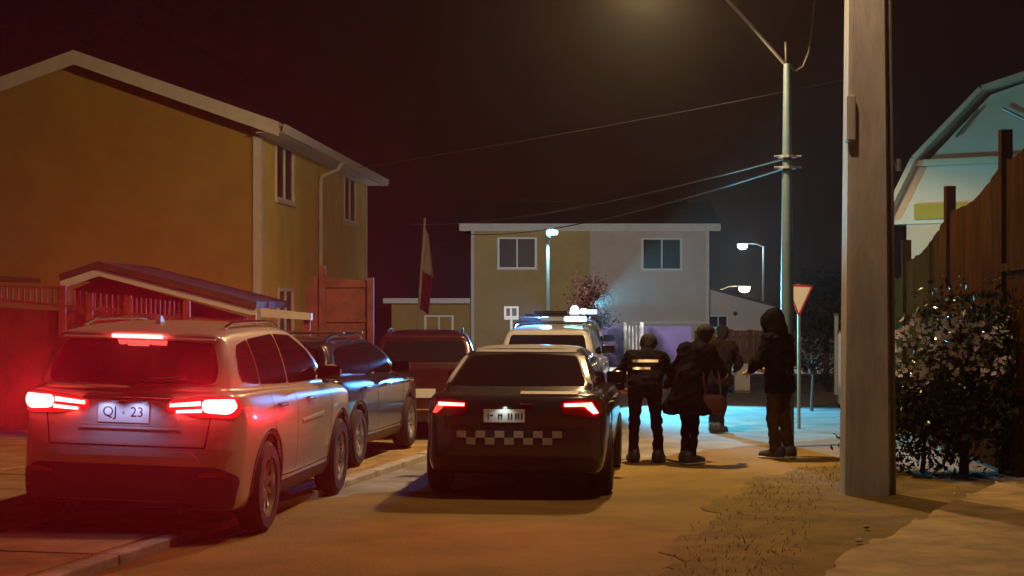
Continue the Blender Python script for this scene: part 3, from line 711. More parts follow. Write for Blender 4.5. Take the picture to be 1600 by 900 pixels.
box('soffit', .002, .384, -.34, Lh+.28, e_z-.10, e_z-.08, 'trim_white', hl)
box('corner_trim', -.11, .03, -.03, .0, 0, e_z-.101, 'trim_white', hl); box('corner_trim', .003, .03, .0, .16, 0, e_z-.102, 'trim_white', hl)
box('corner_trim', .003, .03, Lh-.14, Lh+.02, 0, e_z-.102, 'trim_white', hl)
q = MB(); q.tube([(.47, 5.9, e_z-.09), (.40, 5.75, e_z-.25), (.09, 5.6, e_z-.40), (.07, 5.6, e_z-.6), (.07, 5.6, .1)], .045, 8); q.build('downpipe', 'trim_white', hl, True)

# --- lean-to carport with its own little gable, in front of the left house
cp = thing('carport', 'low carport with pale gabled barge boards in front of the yellow house', 'carport', (-7.0, 24.5, 0), 0)
def cpz(x, z): return (x, z)
A = [at(95, 444, 24.5), at(155, 424, 24.5), at(402, 487, 24.5)]; ox = -7.0
pts = [(p.x-ox, p.z) for p in A]; pts[0] = (pts[0][0]-.0, pts[0][1])
for i in range(2):
    (x0, z0), (x1, z1) = pts[i], pts[i+1]
    MB().prism([(x0, z0-.07), (x1, z1-.07), (x1, z1+.05), (x0, z0+.05)], -.03, .0, lambda a, b, d: (a, d, b)).build('barge_board', 'trim_white', cp)
    MB().prism([(x0, z0+.053), (x1, z1+.053), (x1, z1+.15), (x0, z0+.15)], -.08, 3.6, lambda a, b, d: (a, d, b)).build('roof_sheet', 'roof_sheet', cp)
box('front_wall', pts[0][0]+.1, pts[2][0]-.2, .30, .38, 0, pts[2][1]-.09, 'fence_red_glare', cp)
MB().prism([(pts[0][0]+.1, pts[2][1]-.088), (pts[2][0]-.2, pts[2][1]-.088), (pts[1][0], pts[1][1]-.08), (pts[0][0]+.1, pts[0][1]-.075)], .302, .378, lambda a, b, d: (a, d, b)).build('gable_panel', 'fence_red_glare', cp)
g0 = at(408, 492, 24.5); g1 = at(487, 497, 24.5)
MB().prism([(g0.x-ox, g0.z-.03), (g1.x-ox, g1.z-.03), (g1.x-ox, g1.z+.07), (g0.x-ox, g0.z+.10)], -.02, .10, lambda a, b, d: (a, d, b)).build('gutter', 'trim_white', cp)
for x in (pts[0][0]+.15, 0.9, pts[2][0]-.25, g1.x-ox-.08): box('post', x-.05, x+.05, .05, .15, 0, 1.58, 'fence_metal', cp)
# neighbouring pale eave further left
nb = thing('neighbour_shed', 'flat pale-eaved shed behind the metal fence at the far left edge', 'shed', (-9.4, 24.9, 0))
z_ = at(0, 436, 25).z
MB().prism([(-2.6, z_-.09), (1.5, z_-.14), (1.5, z_-.02), (-2.6, z_+.05)], -.04, .0, lambda a, b, d: (a, d, b)).build('fascia', 'trim_white', nb)
MB().prism([(-2.6, z_+.053), (1.5, z_-.017), (1.5, z_+.06), (-2.6, z_+.14)], -.06, 3.0, lambda a, b, d: (a, d, b)).build('roof_sheet', 'roof_sheet', nb)
box('front_wall', -2.5, 1.4, .1, .2, 0, z_-.15, 'fence_red_glare', nb)

# --- metal yard fence
fn_ = thing('metal_fence', 'metal yard fence of bars over sheet panels, tinted with red brake-light glare, behind the silver SUV', 'fence', (0, 22.6, 0))
def frame_z(px, py): return at(px, py, 22.6)
for px, ph in ((-40, 446), (98, 446), (140, 458), (200, 462), (292, 470), (395, 492)):
    p = at(px, ph, 22.6); box('post', p.x-.045, p.x+.045, -.045, .045, 0, p.z, 'fence_metal', fn_)
def bars(p0, p1, t0, t1, b0, b1, n):
    for i in range(n):
        f = (i+.5)/n; x = p0+(p1-p0)*f; a = at(x, t0+(t1-t0)*f, 22.6); b = at(x, b0+(b1-b0)*f, 22.6)
        box('bar', a.x-.011, a.x+.011, -.011, .011, b.z-.02, a.z, 'fence_metal', fn_)
bars(-40, 96, 446, 450, 468, 477, 15); bars(102, 138, 452, 456, 480, 482, 4); bars(202, 290, 464, 472, 496, 500, 12); bars(143, 198, 458, 462, 484, 490, 6)
def rail(p0, q0, p1, q1, h=.02):
    a = at(p0, q0, 22.6); b = at(p1, q1, 22.6)
    MB().prism([(a.x, a.z-h), (b.x, b.z-h), (b.x, b.z+h), (a.x, a.z+h)], -.03, -.012, lambda u, v, d: (u, d, v)).build('rail', 'fence_metal', fn_)
rail(-40, 464, 98, 478); rail(98, 478, 200, 486); rail(-40, 446, 98, 450, .015); rail(200, 490, 395, 505)
for p0, p1, t0, t1 in ((-40, 97, 474, 482), (99, 199, 486, 492), (201, 394, 498, 510)):
    a = at(p0, t0, 22.6); b = at(p1, t1, 22.6)
    MB().prism([(a.x+.046, 0.08), (b.x-.046, 0.08), (b.x-.046, b.z-.03), (a.x+.046, a.z-.03)], .0, .02, lambda u, v, d: (u, d, v)).build('sheet_panel', 'fence_red_glare', fn_)
# --- tall brown gate leaf beside the yellow house
gt = thing('sheet_gate', 'tall brown sheet-metal gate beside the yellow house', 'gate', (0, 25.6, 0))
a = at(508, 434, 25.6); b = at(576, 438, 25.6)
MB().prism([(a.x, .05), (b.x, .05), (b.x, b.z), (a.x, a.z)], 0, .03, lambda u, v, d: (u, d, v)).build('gate_leaf', 'rust_brown', gt)
for px, t in ((504, 415), (579, 434)):
    p = at(px, t, 25.6); box('post', p.x-.05, p.x+.05, -.05, .05, 0, p.z, 'rust_brown', gt)
for px, t in ((484, 450), (494, 432)):
    p = at(px, t, 25.6); box('picket', p.x-.05, p.x+.05, -.02, .02, 0, p.z, 'rust_brown', gt)
for t in (446, 500):
    p = at(0, t, 25.6); box('rail', a.x+.01, b.x-.01, -.025, -.002, p.z-.03, p.z+.03, 'rust_brown', gt)

# --- end house facing us
DE = 66.0
eh = thing('end_house', 'pair of joined two-storey houses, ochre and cream, closing the end of the street', 'house', (0, DE, 0))
xl, xm, xr = at(736, 0, DE).x, at(922, 0, DE).x, at(1108, 0, DE).x
w1 = (at(778, 0, DE).x, at(838, 0, DE).x, at(0, 420, DE).z, at(0, 371, DE).z); w2 = (at(1003, 0, DE).x, at(1065, 0, DE).x, at(0, 422, DE).z, at(0, 372, DE).z)
g1_ = (w1[0], w1[1], .9, 2.0); g2_ = (w2[0]-1.4, w2[1]-1.4, .9, 2.0)
for x0, x1, o_, m_ in ((xl, xm, [w1], 'wall_tan'), (xm, xr, [w2], 'wall_cream')):
    q = MB()
    for a, b, c, d in wall_boxes(x0, x1, 0, 4.95, o_): q.box(a, b, 0, .14, c, d)
    q.build('front_wall', m_, eh)
    for o in o_: window(eh, lambda u, d, z: (u, -d, z), *o, depth=.08)
for x0 in (xl, xr-.14): box('side_wall', x0, x0+.14, .142, 6.4, 0, 4.95, 'wall_cream', eh)
box('back_wall', xl, xr, 6.402, 6.5, 0, 4.95, 'wall_cream', eh)
for sg in (1, -1):
    y0, y1 = (-.4, 3.25) if sg > 0 else (6.9, 3.25)
    MB().prism([(y0, 4.86), (y1, 6.0), (y1, 6.08), (y0, 4.94)], xl-.45, xr+.4, lambda a, b, d: (d, a, b)).build('roof_slope', 'roof_sheet', eh)
for x0 in (xl+.0, xr-.12): MB().prism([(.1, 4.95), (6.4, 4.95), (3.25, 5.95)], x0, x0+.12, lambda a, b, d: (d, a, b)).build('gable_end', 'wall_cream', eh)
box('fascia', xl-.45, xr+.4, -.44, -.402, 4.68, 4.97, 'trim_white', eh)
box('gutter', xl-.46, xr+.41, -.53, -.442, 4.76, 4.88, 'trim_white', eh, .02)
box('soffit', xl-.40, xr+.36, -.40, -.003, 4.70, 4.72, 'trim_white', eh)
for x in (xl+.06, xr-.06): box('corner_trim', x-.06, x+.06, -.03, -.004, 0, 4.69, 'trim_white', eh)
box('ledge', at(985, 0, DE).x, xr, -.10, -.004, at(0, 506, DE).z, at(0, 502, DE).z, 'trim_white', eh)
# lower annexes either side
an = thing('lean_to_annex', 'cream lean-to annex with small window, right of the cream house', 'annex', (0, DE, 0))
za, zb_ = at(0, 452, DE).z, at(0, 482, DE).z; xa, xb = xr+.03, at(1220, 0, DE).x
wa = (at(1106, 0, DE).x+.06, at(1138, 0, DE).x, at(0, 512, DE).z, at(0, 493, DE).z)
q = MB()
for a, b, c, d in wall_boxes(xa, xb, 0, zb_, [wa]): q.box(a, b, .2, .34, c, d)
q.build('front_wall', 'wall_cream', an)
MB().prism([(xa, zb_+.002), (xb, zb_+.002), (xa, za)], .2, .34, lambda a, b, d: (a, d, b)).build('gable_panel', 'wall_cream', an)
window(an, lambda u, d, z: (u, .2-d, z), *wa, fw=.04)
MB().prism([(xa, za+.02), (xb+.25, zb_-.06), (xb+.25, zb_+.03), (xa, za+.11)], .05, 5, lambda a, b, d: (a, d, b)).build('roof_sheet', 'roof_sheet', an)
vt = MB().lathe([(0, .02), (.07, .02), (.09, .0), (.09, -.05)], 14, Matrix.Translation((at(1150, 0, DE).x, .2, at(0, 490, DE).z)) @ Matrix.Rotation(R(90), 4, 'X')).build('vent', 'plastic_black', an)
al = thing('low_annex', 'low brown annex with pale fascia, left of the ochre house', 'annex', (0, DE-.5, 0))
xa, xb = at(600, 0, DE).x, xl-.03; zf = at(0, 470, DE).z
box('front_wall', xa+.3, xb, .5, .62, 0, zf-.10, 'wall_ochre_dim', al)
box('fascia', xa, xb, .0, .04, zf-.10, zf+.10, 'trim_white', al); box('roof_sheet', xa, xb, .042, 4, zf+.02, zf+.08, 'roof_sheet', al)
window(al, lambda u, d, z: (u, .5-d, z), at(664, 0, DE).x, at(708, 0, DE).x, .55, 1.35)

# --- garden wall with pale posts before the end house, violet for the blue light on it
DV = 50.0
gw = thing('garden_wall', 'low garden wall tinted violet for blue light, with pale gate bars below the cream house', 'wall', (0, DV, 0))
x0, x1 = at(880, 0, DV).x, at(1080, 0, DV).x; zt = at(0, 509, DV).z
box('wall_panel', x0, at(975, 0, DV).x, 0, .12, 0, zt, 'wall_violet_light', gw); box('wall_panel', at(1003, 0, DV).x, x1, 0, .12, 0, zt-.02, 'wall_violet_light', gw)
for i in range(5):
    x = at(978+i*5.5, 0, DV).x; box('gate_bar', x-.02, x+.02, .02, .06, 0, zt+.02*(i % 2), 'trim_white', gw)
for px in (977, 1003): x = at(px, 0, DV).x; box('gate_post', x-.045, x+.045, -.03, .15, 0, zt+.1, 'trim_white', gw)
dk = thing('brown_board_fence', 'dark brown board fence under the lean-to annex', 'fence', (0, 48.0, 0))
for i in range(16):
    x = at(1085, 0, 48).x+i*.19; box('board', x, x+.18, 0, .03, .02, at(0, 516, 48).z+RNG.uniform(-.03, .03), 'wood_brown', dk)
box('rail', at(1085, 0, 48).x, at(1085, 0, 48).x+3.0, .032, .07, .8, .88, 'wood_brown', dk)
# little notice box on a post by the ochre house
nbx = thing('notice_box', 'small pale framed box on a post before the ochre house', 'box', (at(799, 0, 55).x, 55, 0))
zc = at(0, 489, 55).z
q = MB(); q.box(-.24, -.17, -.08, .08, zc-.22, zc+.22); q.box(.17, .24, -.08, .08, zc-.22, zc+.22); q.box(-.17, .17, -.08, .08, zc+.15, zc+.22); q.box(-.17, .17, -.08, .08, zc-.22, zc-.10); q.box(-.05, .02, -.07, .07, zc-.10, zc+.15)
q.build('frame', 'trim_white', nbx); box('back_panel', -.17, .17, .081, .09, zc-.2, zc+.2, 'plastic_black', nbx); box('post', -.04, .04, -.04, .04, 0, zc-.222, 'steel_grey', nbx)
# grey cabinet and clutter
cb = thing('utility_cabinet', 'grey upright utility cabinet on the lit ground behind the people', 'cabinet', gnd(1160, 614))
D_ = cb.location.y; s_ = FPX/D_
box('casing', -12/s_, 12/s_, 0, .3, .05, 45/s_, 'sign_white', cb, .01); box('door', -10/s_, 10/s_, -.012, -.003, .09, 42/s_, 'sign_white', cb); box('plinth', -13/s_, 13/s_, -.02, .32, 0, .049, 'concrete', cb); box('handle', 6/s_, 7.5/s_, -.035, -.013, .3, .42, 'plastic_black', cb)
for i, (px, py, w_, h_, m_) in enumerate([(1118, 612, .16, .20, 'concrete'), (1132, 611, .10, .34, 'plastic_black'), (1142, 613, .13, .16, 'paint_blue')]):
    p = gnd(px, py); t = thing('rubbish_bag', ['pale lumpy bag left of the grey cabinet', 'tall black sack beside the grey cabinet', 'small dark sack touching the grey cabinet'][i], 'bag', p, .3*i, 'sacks by the cabinet')
    q = MB().lathe([(0, 0), (w_*.8, .01), (w_, h_*.3), (w_*.8, h_*.65), (w_*.25, h_*.85), (w_*.12, h_*.9), (w_*.3, h_*1.05), (0, h_)], 12)
    q.v = [(x*(1+RNG.uniform(-.12, .12)), y*(1+RNG.uniform(-.12, .12)), z) for x, y, z in q.v]; q.build('sack', m_, t, True)
    MB().lathe([(w_*.14, h_*.86), (w_*.17, h_*.89), (w_*.14, h_*.92)], 10, None, True).build('tie', 'cable_black', t, True)

# --- house at the right with gambrel gable
DR = 26.5
rh = thing('gambrel_house', 'white gambrel-gabled house rising behind the brown fence at right', 'house', (0, DR, 0))
pr = [at(x, y, DR) for x, y in ((1392, 347), (1437, 246), (1528, 143), (1610, 118))]
gx = [(p.x, p.z) for p in pr]; xr2 = 14.0
zb0 = gx[1][1]
box('ground_wall', gx[0][0]+.25, xr2, .3, .44, 0, gx[0][1]-.002, 'wall_cream', rh)
MB().prism([(gx[0][0], gx[0][1]), (xr2, gx[0][1]), (xr2, zb0-.102), (gx[1][0]-.04, zb0-.102)], .25, .40, lambda a, b, d: (a, d, b)).build('gable_lower', 'wall_white', rh)
MB().prism([(gx[1][0]+.12, zb0+.002), (xr2, zb0+.002), (xr2, gx[3][1]+.2), (gx[3][0], gx[3][1]-.05), (gx[2][0]+.04, gx[2][1]-.06)], .28, .40, lambda a, b, d: (a, d, b)).build('gable_upper', 'wall_white', rh)
box('string_course', gx[1][0]-.02, at(1575, 0, DR).x, .14, .42, zb0-.10, zb0, 'trim_white', rh)
for (a, b), ov in (((gx[0], gx[1]), .0), ((gx[1], gx[2]), .0), ((gx[2], gx[3]), .0)):
    dx, dz = b[0]-a[0], b[1]-a[1]; L_ = math.hypot(dx, dz); n = (-dz/L_, dx/L_)
    MB().prism([a, b, (b[0]+n[0]*.07, b[1]+n[1]*.07), (a[0]+n[0]*.07, a[1]+n[1]*.07)], .0, 6, lambda u, v, d: (u, d, v)).build('roof_slope', 'trim_white', rh)
br = MB(); br.tube([at(1550, 172, DR)-Vector((0, DR-.20, 0)), at(1600, 205, DR)-Vector((0, DR-.20, 0))], .025, 6); br.build('brace', 'steel_grey', rh)
br = MB(); br.tube([at(1487, 212, DR)-Vector((0, DR-.22, 0)), at(1518, 170, DR)-Vector((0, DR-.22, 0))], .02, 6); br.build('brace', 'steel_grey', rh)
p0, p1 = at(1430, 346, DR), at(1476, 316, DR); box('yellow_board', p0.x, p1.x+.3, .19, .24, p0.z+.06, p1.z, 'yellow_panel', rh)
for y in (262, 275): p = at(1590, y, DR); box('ledge', p.x-.1, xr2, .18, .24, p.z-.03, p.z+.03, 'steel_grey', rh)

pv_ = Vector((7.0, DR, 0)); rh.matrix_world = Matrix.Translation(pv_) @ Matrix.Rotation(R(-32), 4, 'Z') @ Matrix.Diagonal((1.17, 1, 1, 1)) @ Matrix.Translation(-pv_) @ Matrix.Translation((0, DR, 0))
# --- tall brown fence in front of it, stepping down
bf = thing('tall_board_fence', 'tall brown board fence with proud posts, behind the bush at right', 'fence')
nodes = [(1640, 120, 16.0), (1571, 203, 17.6), (1484, 291, 20.6), (1416, 375, 24.0), (1398, 398, 25.3)]
PP = [at(*n) for n in nodes]
for i, p in enumerate(PP):
    if i in (0, 4): continue
    box('post', p.x-.06, p.x+.06, p.y-.06, p.y+.06, 0, p.z, 'wood_brown', bf)
for i in range(len(PP)-1):
    a, b = PP[i], PP[i+1]; L_ = (b-a).xy.length; n = int(L_/.16); ang = math.atan2(b.y-a.y, b.x-a.x)
    for k in range(n):
        f = (k+.5)/n; c = a.lerp(b, f); sag = .32+.12*math.sin(math.pi*f)
        zt_ = c.z-sag+RNG.uniform(-.015, .015)
        M = Matrix.Translation((c.x, c.y, 0)) @ Matrix.Rotation(ang, 4, 'Z')
        zs_ = [(a.lerp(b, (k+q_)/n)).z-(.32+.12*math.sin(math.pi*(k+q_)/n))+(zt_-c.z+sag) for q_ in (0, 1)]; hw_ = L_/n/2-.003
        MB().prism([(-hw_, .03), (hw_, .03), (hw_, zs_[1]), (-hw_, zs_[0])], -.012, .012, lambda u, v, d: tuple(M @ Vector((u, d, v)))).build('board', 'wood_brown', bf)
    for zf_ in (.25, .6):
        M = Matrix.Translation(((a.x+b.x)/2, (a.y+b.y)/2, 0)) @ Matrix.Rotation(ang, 4, 'Z')
        z1_ = min(a.z, b.z)*zf_; MB().box(-L_/2+.06, L_/2-.06, .013, .06, z1_-.04, z1_+.04, M).build('rail', 'wood_brown', bf)

# ------------------------------------------------------------------ poles, lamps, wires
np_ = thing('concrete_utility_pole', 'massive concrete utility pole standing beside the footpath, nearest pole at right', 'pole', gnd(1352, 772))
D_ = np_.location.y; s_ = FPX/D_
hb_, ht_ = 36/s_, 25/s_
q = MB(); n = 3
prof = lambda w: [(-w, -w*.62), (-w*.85, -w*.8), (w*.85, -w*.8), (w, -w*.62), (w, w*.62), (w*.85, w*.8), (-w*.85, w*.8), (-w, w*.62)]
v = []; 
for z, w in ((0, hb_), (3.0, hb_*.88), (6.5, hb_*.72), (9.5, hb_*.60)): v += [(x, y, z) for x, y in prof(w)]
f = [(i*8+k, i*8+(k+1) % 8, i*8+8+(k+1) % 8, i*8+8+k) for i in range(3) for k in range(8)]+[tuple(range(24, 32)), tuple(range(8))]
mesh_obj('shaft', v, f, 'pole_concrete', np_)
q = MB(); q.tube([(hb_+.035, -.05, .0), (hb_*.97+.02, -.05, 3.0), (hb_*.80+.02, -.05, 6.0), (hb_*.70, -.05, 8.5)], .028, 8); q.build('conduit', 'steel_grey', np_, True)
p = at(1326, 188, D_)
box('junction_box', -hb_*.98, -hb_*.60, -.22, -.05, p.z-.22, p.z+.22, 'pole_concrete', np_, .02)
p = at(1394, 255, D_); q = MB(); q.tube([(hb_*.85, 0, p.z), (hb_*.85+.14, 0, p.z)], .018, 6); q.tube([(hb_*.85+.13, 0, p.z-.07), (hb_*.85+.13, 0, p.z+.04)], .03, 8); q.build('insulator', 'steel_grey', np_)

# its own arm and lantern above the frame, reaching over the road
q = MB(); q.tube([(0, 0, 7.6), (-.6, -.8, 7.95), (-1.45, -1.9, 8.05)], .03, 8); q.build('lamp_arm', 'steel_grey', np_, True)
ln = MB().box(-.13, .13, -.36, .30, -.03, .08).build('lantern', 'steel_grey', np_, bevel=.03); ln.location = (-1.55, -2.1, 8.05); ln.rotation_euler = (0, 0, -.6)
df = MB().prism([(-.26, -.032), (.14, -.032), (.08, -.08), (-.20, -.08)], -.085, .085, lambda a, b, d: (d, a, b)).build('diffuser', 'sodium', ln, bevel=.02)
lamp('lantern_light', 'SPOT', (-1.55, -2.1, 7.92), 800, (1.0, .62, .34), np_, .12, (0, 0, -1), 176, .4)

DP = 21.0
sp1 = thing('street_lamp', 'tall grey street lamp with arm and sodium lantern above the hooded person', 'street lamp', (at(1230, 0, DP).x, DP, 0), 0, 'street lamps')
px_ = sp1.location.x; zt_ = at(0, 100, DP).z
q = MB(); q.tube([(0, 0, 0), (0, 0, 2.0), (0, 0, zt_)], [.088, .08, .048], 12); q.build('pole', 'pole_cyan_light', sp1, True)
q = MB(); q.tube([(-.02, 0, zt_-.03), (-.02, 0, zt_+.28)], .018, 6); q.build('pin', 'steel_grey', sp1)
zc = at(0, 262, DP).z
for dz in (0, .14): 
    q = MB(); q.tube([(0, 0, zc+dz-.015), (0, 0, zc+dz+.015)], .12, 12); q.tube([(-.17, -.05, zc+dz), (.17, -.05, zc+dz)], .014, 6); q.build('clamp', 'steel_grey', sp1)
hx = at(1015, 0, 20.2).x-px_; hz = at(0, -30, 20.2).z
q = MB(); q.tube([(-.03, 0, zt_), (-.5, -.2, zt_+.47), (-.98, -.45, zt_+.90), (-1.2, -.6, hz-.02), (hx+.35, -.78, hz)], .022, 8); q.build('arm', 'steel_grey', sp1, True)
hdm = MB().prism([(-.36, 0), (-.30, .07), (.1, .10), (.36, .05), (.36, -.01), (-.30, -.01)], -.11, .11, lambda a, b, d: (hx+a, -.8+d, hz+b)).build('lantern', 'steel_grey', sp1, bevel=.02)
MB().prism([(-.26, -.012), (.12, -.012), (.06, -.06), (-.20, -.06)], -.085, .085, lambda a, b, d: (hx+a, -.8+d, hz+b)).build('diffuser', 'sodium', sp1, bevel=.02)
lamp('lantern_light', 'SPOT', (hx-.08, -.8, hz-.09), 1950, (1.0, .64, .28), sp1, .12, (-.25, 0, -1), 180, .12)
# service cable looping from pole top up out of frame
q = MB(); q.tube([(.05, 0, zt_-.06), (.11, 0, zt_-.09), (.20, 0, zt_-.03), (.27, -.02, zt_+.15), (.31, -.03, zt_+.5), (.36, -.05, zt_+1.05), (.5, -.1, zt_+1.6)], .014, 6); q.build('cable_loop', 'cable_black', sp1, True)

DL = 44.0
pl_ = thing('plaza_lamp', 'slim pole lamp with bright cyan-white head in front of the ochre house', 'street lamp', (at(856, 0, DL).x, DL, 0))
ztop = at(0, 372, DL).z
q = MB(); q.tube([(0, 0, 0), (.0, 0, ztop)], [.055, .045], 10); q.build('pole', 'sign_white', pl_, True)
lamp('pole_light', 'SPOT', (.02, -.30, ztop+.05), 160, (.35, .9, 1.0), pl_, .06, (0, .12, -1), 80, .7)
MB().lathe([(0, ztop), (.09, ztop), (.07, ztop+.05), (.03, ztop+.08)], 12).build('collar', 'steel_grey', pl_, True)
MB().prism([(-.05, .07), (.24, .09), (.25, .19), (.02, .26), (-.06, .18)], -.10, .10, lambda a, b, d: (a+.02, d, ztop+b)).build('lamp_head', 'led_cool', pl_, bevel=.03)
lamp('lamp_light', 'SPOT', (.16, .42, ztop+.2), 3600, (.95, .94, .90), pl_, .10, (.1, 1, -.45), 176, .25)

def far_lamp(px, py, D, m, col, power, label, dirx):
    p = at(px, py, D); t = thing('distant_street_lamp', label, 'street lamp', (p.x+dirx*1.2, D, 0), 0, 'distant street lamps')
    q = MB(); q.tube([(0, 0, 0), (0, 0, p.z+.05)], [.09, .06], 8); q.build('pole', 'steel_grey', t, True)
    q = MB(); q.tube([(0, 0, p.z+.0), (-dirx*.4, 0, p.z+.17), (-dirx*1.0, 0, p.z+.20)], .03, 6); q.build('arm', 'steel_grey', t)
    box('lamp_head', -dirx*1.2-.32, -dirx*1.2+.32, -.13, .13, p.z+.10, p.z+.20, 'steel_grey', t, .03)
    MB().lathe([(0, p.z-.13), (.16, p.z-.10), (.26, p.z), (.26, p.z+.099)], 14, Matrix.Translation((-dirx*1.2, 0, 0))).build('diffuser', m, t, True)
    lamp('lamp_light', 'POINT', (-dirx*1.2, -.6, p.z-.1), power, col, t, .2)
far_lamp(1160, 386, 95, 'led_white', (.7, .9, 1), 300, 'distant lamp with cool white light in the sky right of the cream house', 1)
far_lamp(1163, 453, 84, 'lamp_warm', (1, .8, .4), 260, 'distant lamp with warm yellow light over the annex roof', -1)

def wire(name, label, a, b, sag, r=.012):
    P = [a.lerp(b, t)-Vector((0, 0, sag*4*t*(1-t))) for t in np.linspace(0, 1, 14)]
    q = MB(); q.tube(P, r, 5); o = q.build(name, 'cable_black', None, True); tag(o, label, 'cable', 'overhead cables'); return o
wire('overhead_cable', 'overhead cable crossing the sky above the cream roof, upper of the pair', Vector((px_, DP, zc+.12)), at(640, 350, 46), .25)
wire('overhead_cable', 'overhead cable crossing the sky above the cream roof, lower of the pair', Vector((px_, DP, zc)), at(720, 365, 52), .3)
wire('overhead_cable', 'short lit length of cable high in the middle of the sky', at(1340, 120, 24), at(560, 262, 27), .05, .006)

# yield sign behind the lamp pole
ys = thing('yield_sign', 'white and red triangular yield sign just right of the lamp pole', 'sign', (at(1252, 0, 24).x, 24, 0), 0)
c_ = [at(1228, 444, 24), at(1271, 446, 24), at(1248, 496, 24)]
tri = [(p.x-ys.location.x, p.z) for p in c_]; cx = sum(p[0] for p in tri)/3; cz_ = sum(p[1] for p in tri)/3
MB().prism(chaikin(tri, 1, .06).tolist(), 0, .006, lambda a, b, d: (a, d, b)).build('border', 'sign_red', ys)
MB().prism([(cx+(a-cx)*.80, cz_+(b-cz_)*.80) for a, b in tri], -.004, -.001, lambda a, b, d: (a, d, b)).build('face', 'sign_white', ys)
q = MB(); q.tube([(cx, .035, 0), (cx, .035, c_[0].z)], .025, 8); q.build('post', 'steel_grey', ys, True)
# slim posts at the far right, lit cyan
for i, (px, py, D, l) in enumerate([(1307, 492, 33, 'taller slim post right of the hooded person, lit cyan'), (1313, 520, 30, 'shorter slim post right of the hooded person, beside the taller one')]):
    p = at(px, py, D); t = thing('slim_post', l, 'post', (p.x, D, 0), 0, 'slim posts on the right'); q = MB(); q.tube([(0, 0, 0), (0, 0, p.z)], .045, 8); q.build('shaft', 'sign_white', t, True)
    MB().lathe([(.0, p.z+.05), (.05, p.z+.02), (.055, p.z-.01), (.045, p.z-.02)], 10).build('cap', 'steel_grey', t, True)

# flagpole with limp flag
fp = thing('flagpole', 'leaning flagpole with limp white and red flag left of the ochre house', 'flagpole', (at(652, 0, 38).x, 38, 0))
a = at(652, 520, 38); b = at(664, 341, 38); ox = fp.location.x
lean = (b.x-a.x)/(b.z-a.z); base = (-lean*a.z, 0, 0)
q = MB(); q.tube([base, (b.x-ox, 0, b.z)], [.035, .025], 8); q.build('pole', 'trim_white', fp, True)
def cloth(name, z0, z1, w0, w1, m):
    v = []; f = []; nu, nv = 12, 14
    for i in range(nv):
        t = i/(nv-1); z = z0+(z1-z0)*t; w = w0+(w1-w0)*t
        for j in range(nu):
            s = j/(nu-1); v.append((lean*(z-a.z)+.02+s*w, .07*math.sin(s*9+t*2)*(.4+s), z-s*.18*(1-.2*t)))
    for i in range(nv-1):
        for j in range(nu-1): f.append((i*nu+j, i*nu+j+1, i*nu+nu+j+1, i*nu+nu+j))
    o = mesh_obj(name, v, f, m, fp, True); md = o.modifiers.new('t', 'SOLIDIFY'); md.thickness = .006
cloth('flag_white_band', at(0, 356, 38).z, at(0, 424, 38).z, .08, .25, 'flag_white'); cloth('flag_red_band', at(0, 422, 38).z, at(0, 482, 38).z, .24, .20, 'flag_red')

# ------------------------------------------------------------------ plants
def shrub(name, label, cat, loc, rad, n, size, m, trunk=.03, nb=7, group=None, shell=.55, crown='crown'):
    t = thing(name, label, cat, loc, 0, group); rx, ry, z0, z1 = rad
    c = Vector((0, 0, (z0+z1)/2)); hz = (z1-z0)/2
    q = MB(); q.tube([(0, 0, 0), (.03, .02, z0+hz*.4), (0, .03, z0+hz*1.1)], [trunk*1.6, trunk, trunk*.5], 7)
    tips = []
    for i in range(nb):
        an = RNG.uniform(0, 6.28); el = RNG.uniform(-.3, 1.2)
        tip = c+Vector((math.cos(an)*math.cos(el)*rx*.8, math.sin(an)*math.cos(el)*ry*.8, math.sin(el)*hz*.85)); tips.append(tip)
        s = Vector((0, .02, z0+hz*RNG.uniform(.1, .7))); q.tube([s, s.lerp(tip, .5)+Vector((0, 0, .05*hz)), tip], [trunk*.6, trunk*.4, trunk*.15], 5)
    q.build('trunk', 'bark', t, True)
    V = []; F = []
    cl = [c+Vector((rx*math.cos(u)*math.cos(w)*r_, ry*math.sin(u)*math.cos(w)*r_, hz*math.sin(w)*r_)) for u, w, r_ in zip(RNG.uniform(0, 6.28, 26), RNG.uniform(-1.2, 1.3, 26), RNG.uniform(shell, .95, 26))]
    for i in range(n):
        k = cl[RNG.integers(0, len(cl))]; p = k+Vector(RNG.normal(0, 1, 3))*.17*(rx+hz)*.5*1.3
        d = Vector(RNG.normal(0, 1, 3)); d.z += .2; d.normalize(); u = d.orthogonal().normalized(); w = d.cross(u)
        L = size*RNG.uniform(.6, 1.3); a_ = RNG.uniform(0, 6.28); l_ = u*math.cos(a_)+w*math.sin(a_); s_ = d.cross(l_)
        b = len(V); V += [p-l_*L*.5, p+s_*L*.26+d*.1*L, p+l_*L*.5, p-s_*L*.26+d*.1*L]; F += [(b, b+1, b+2), (b, b+2, b+3)]
    me = bpy.data.meshes.new(crown); me.from_pydata([tuple(x) for x in V], [], F); me.materials.append(MATS[m]); link(bpy.data.objects.new(crown, me), t)
    return t
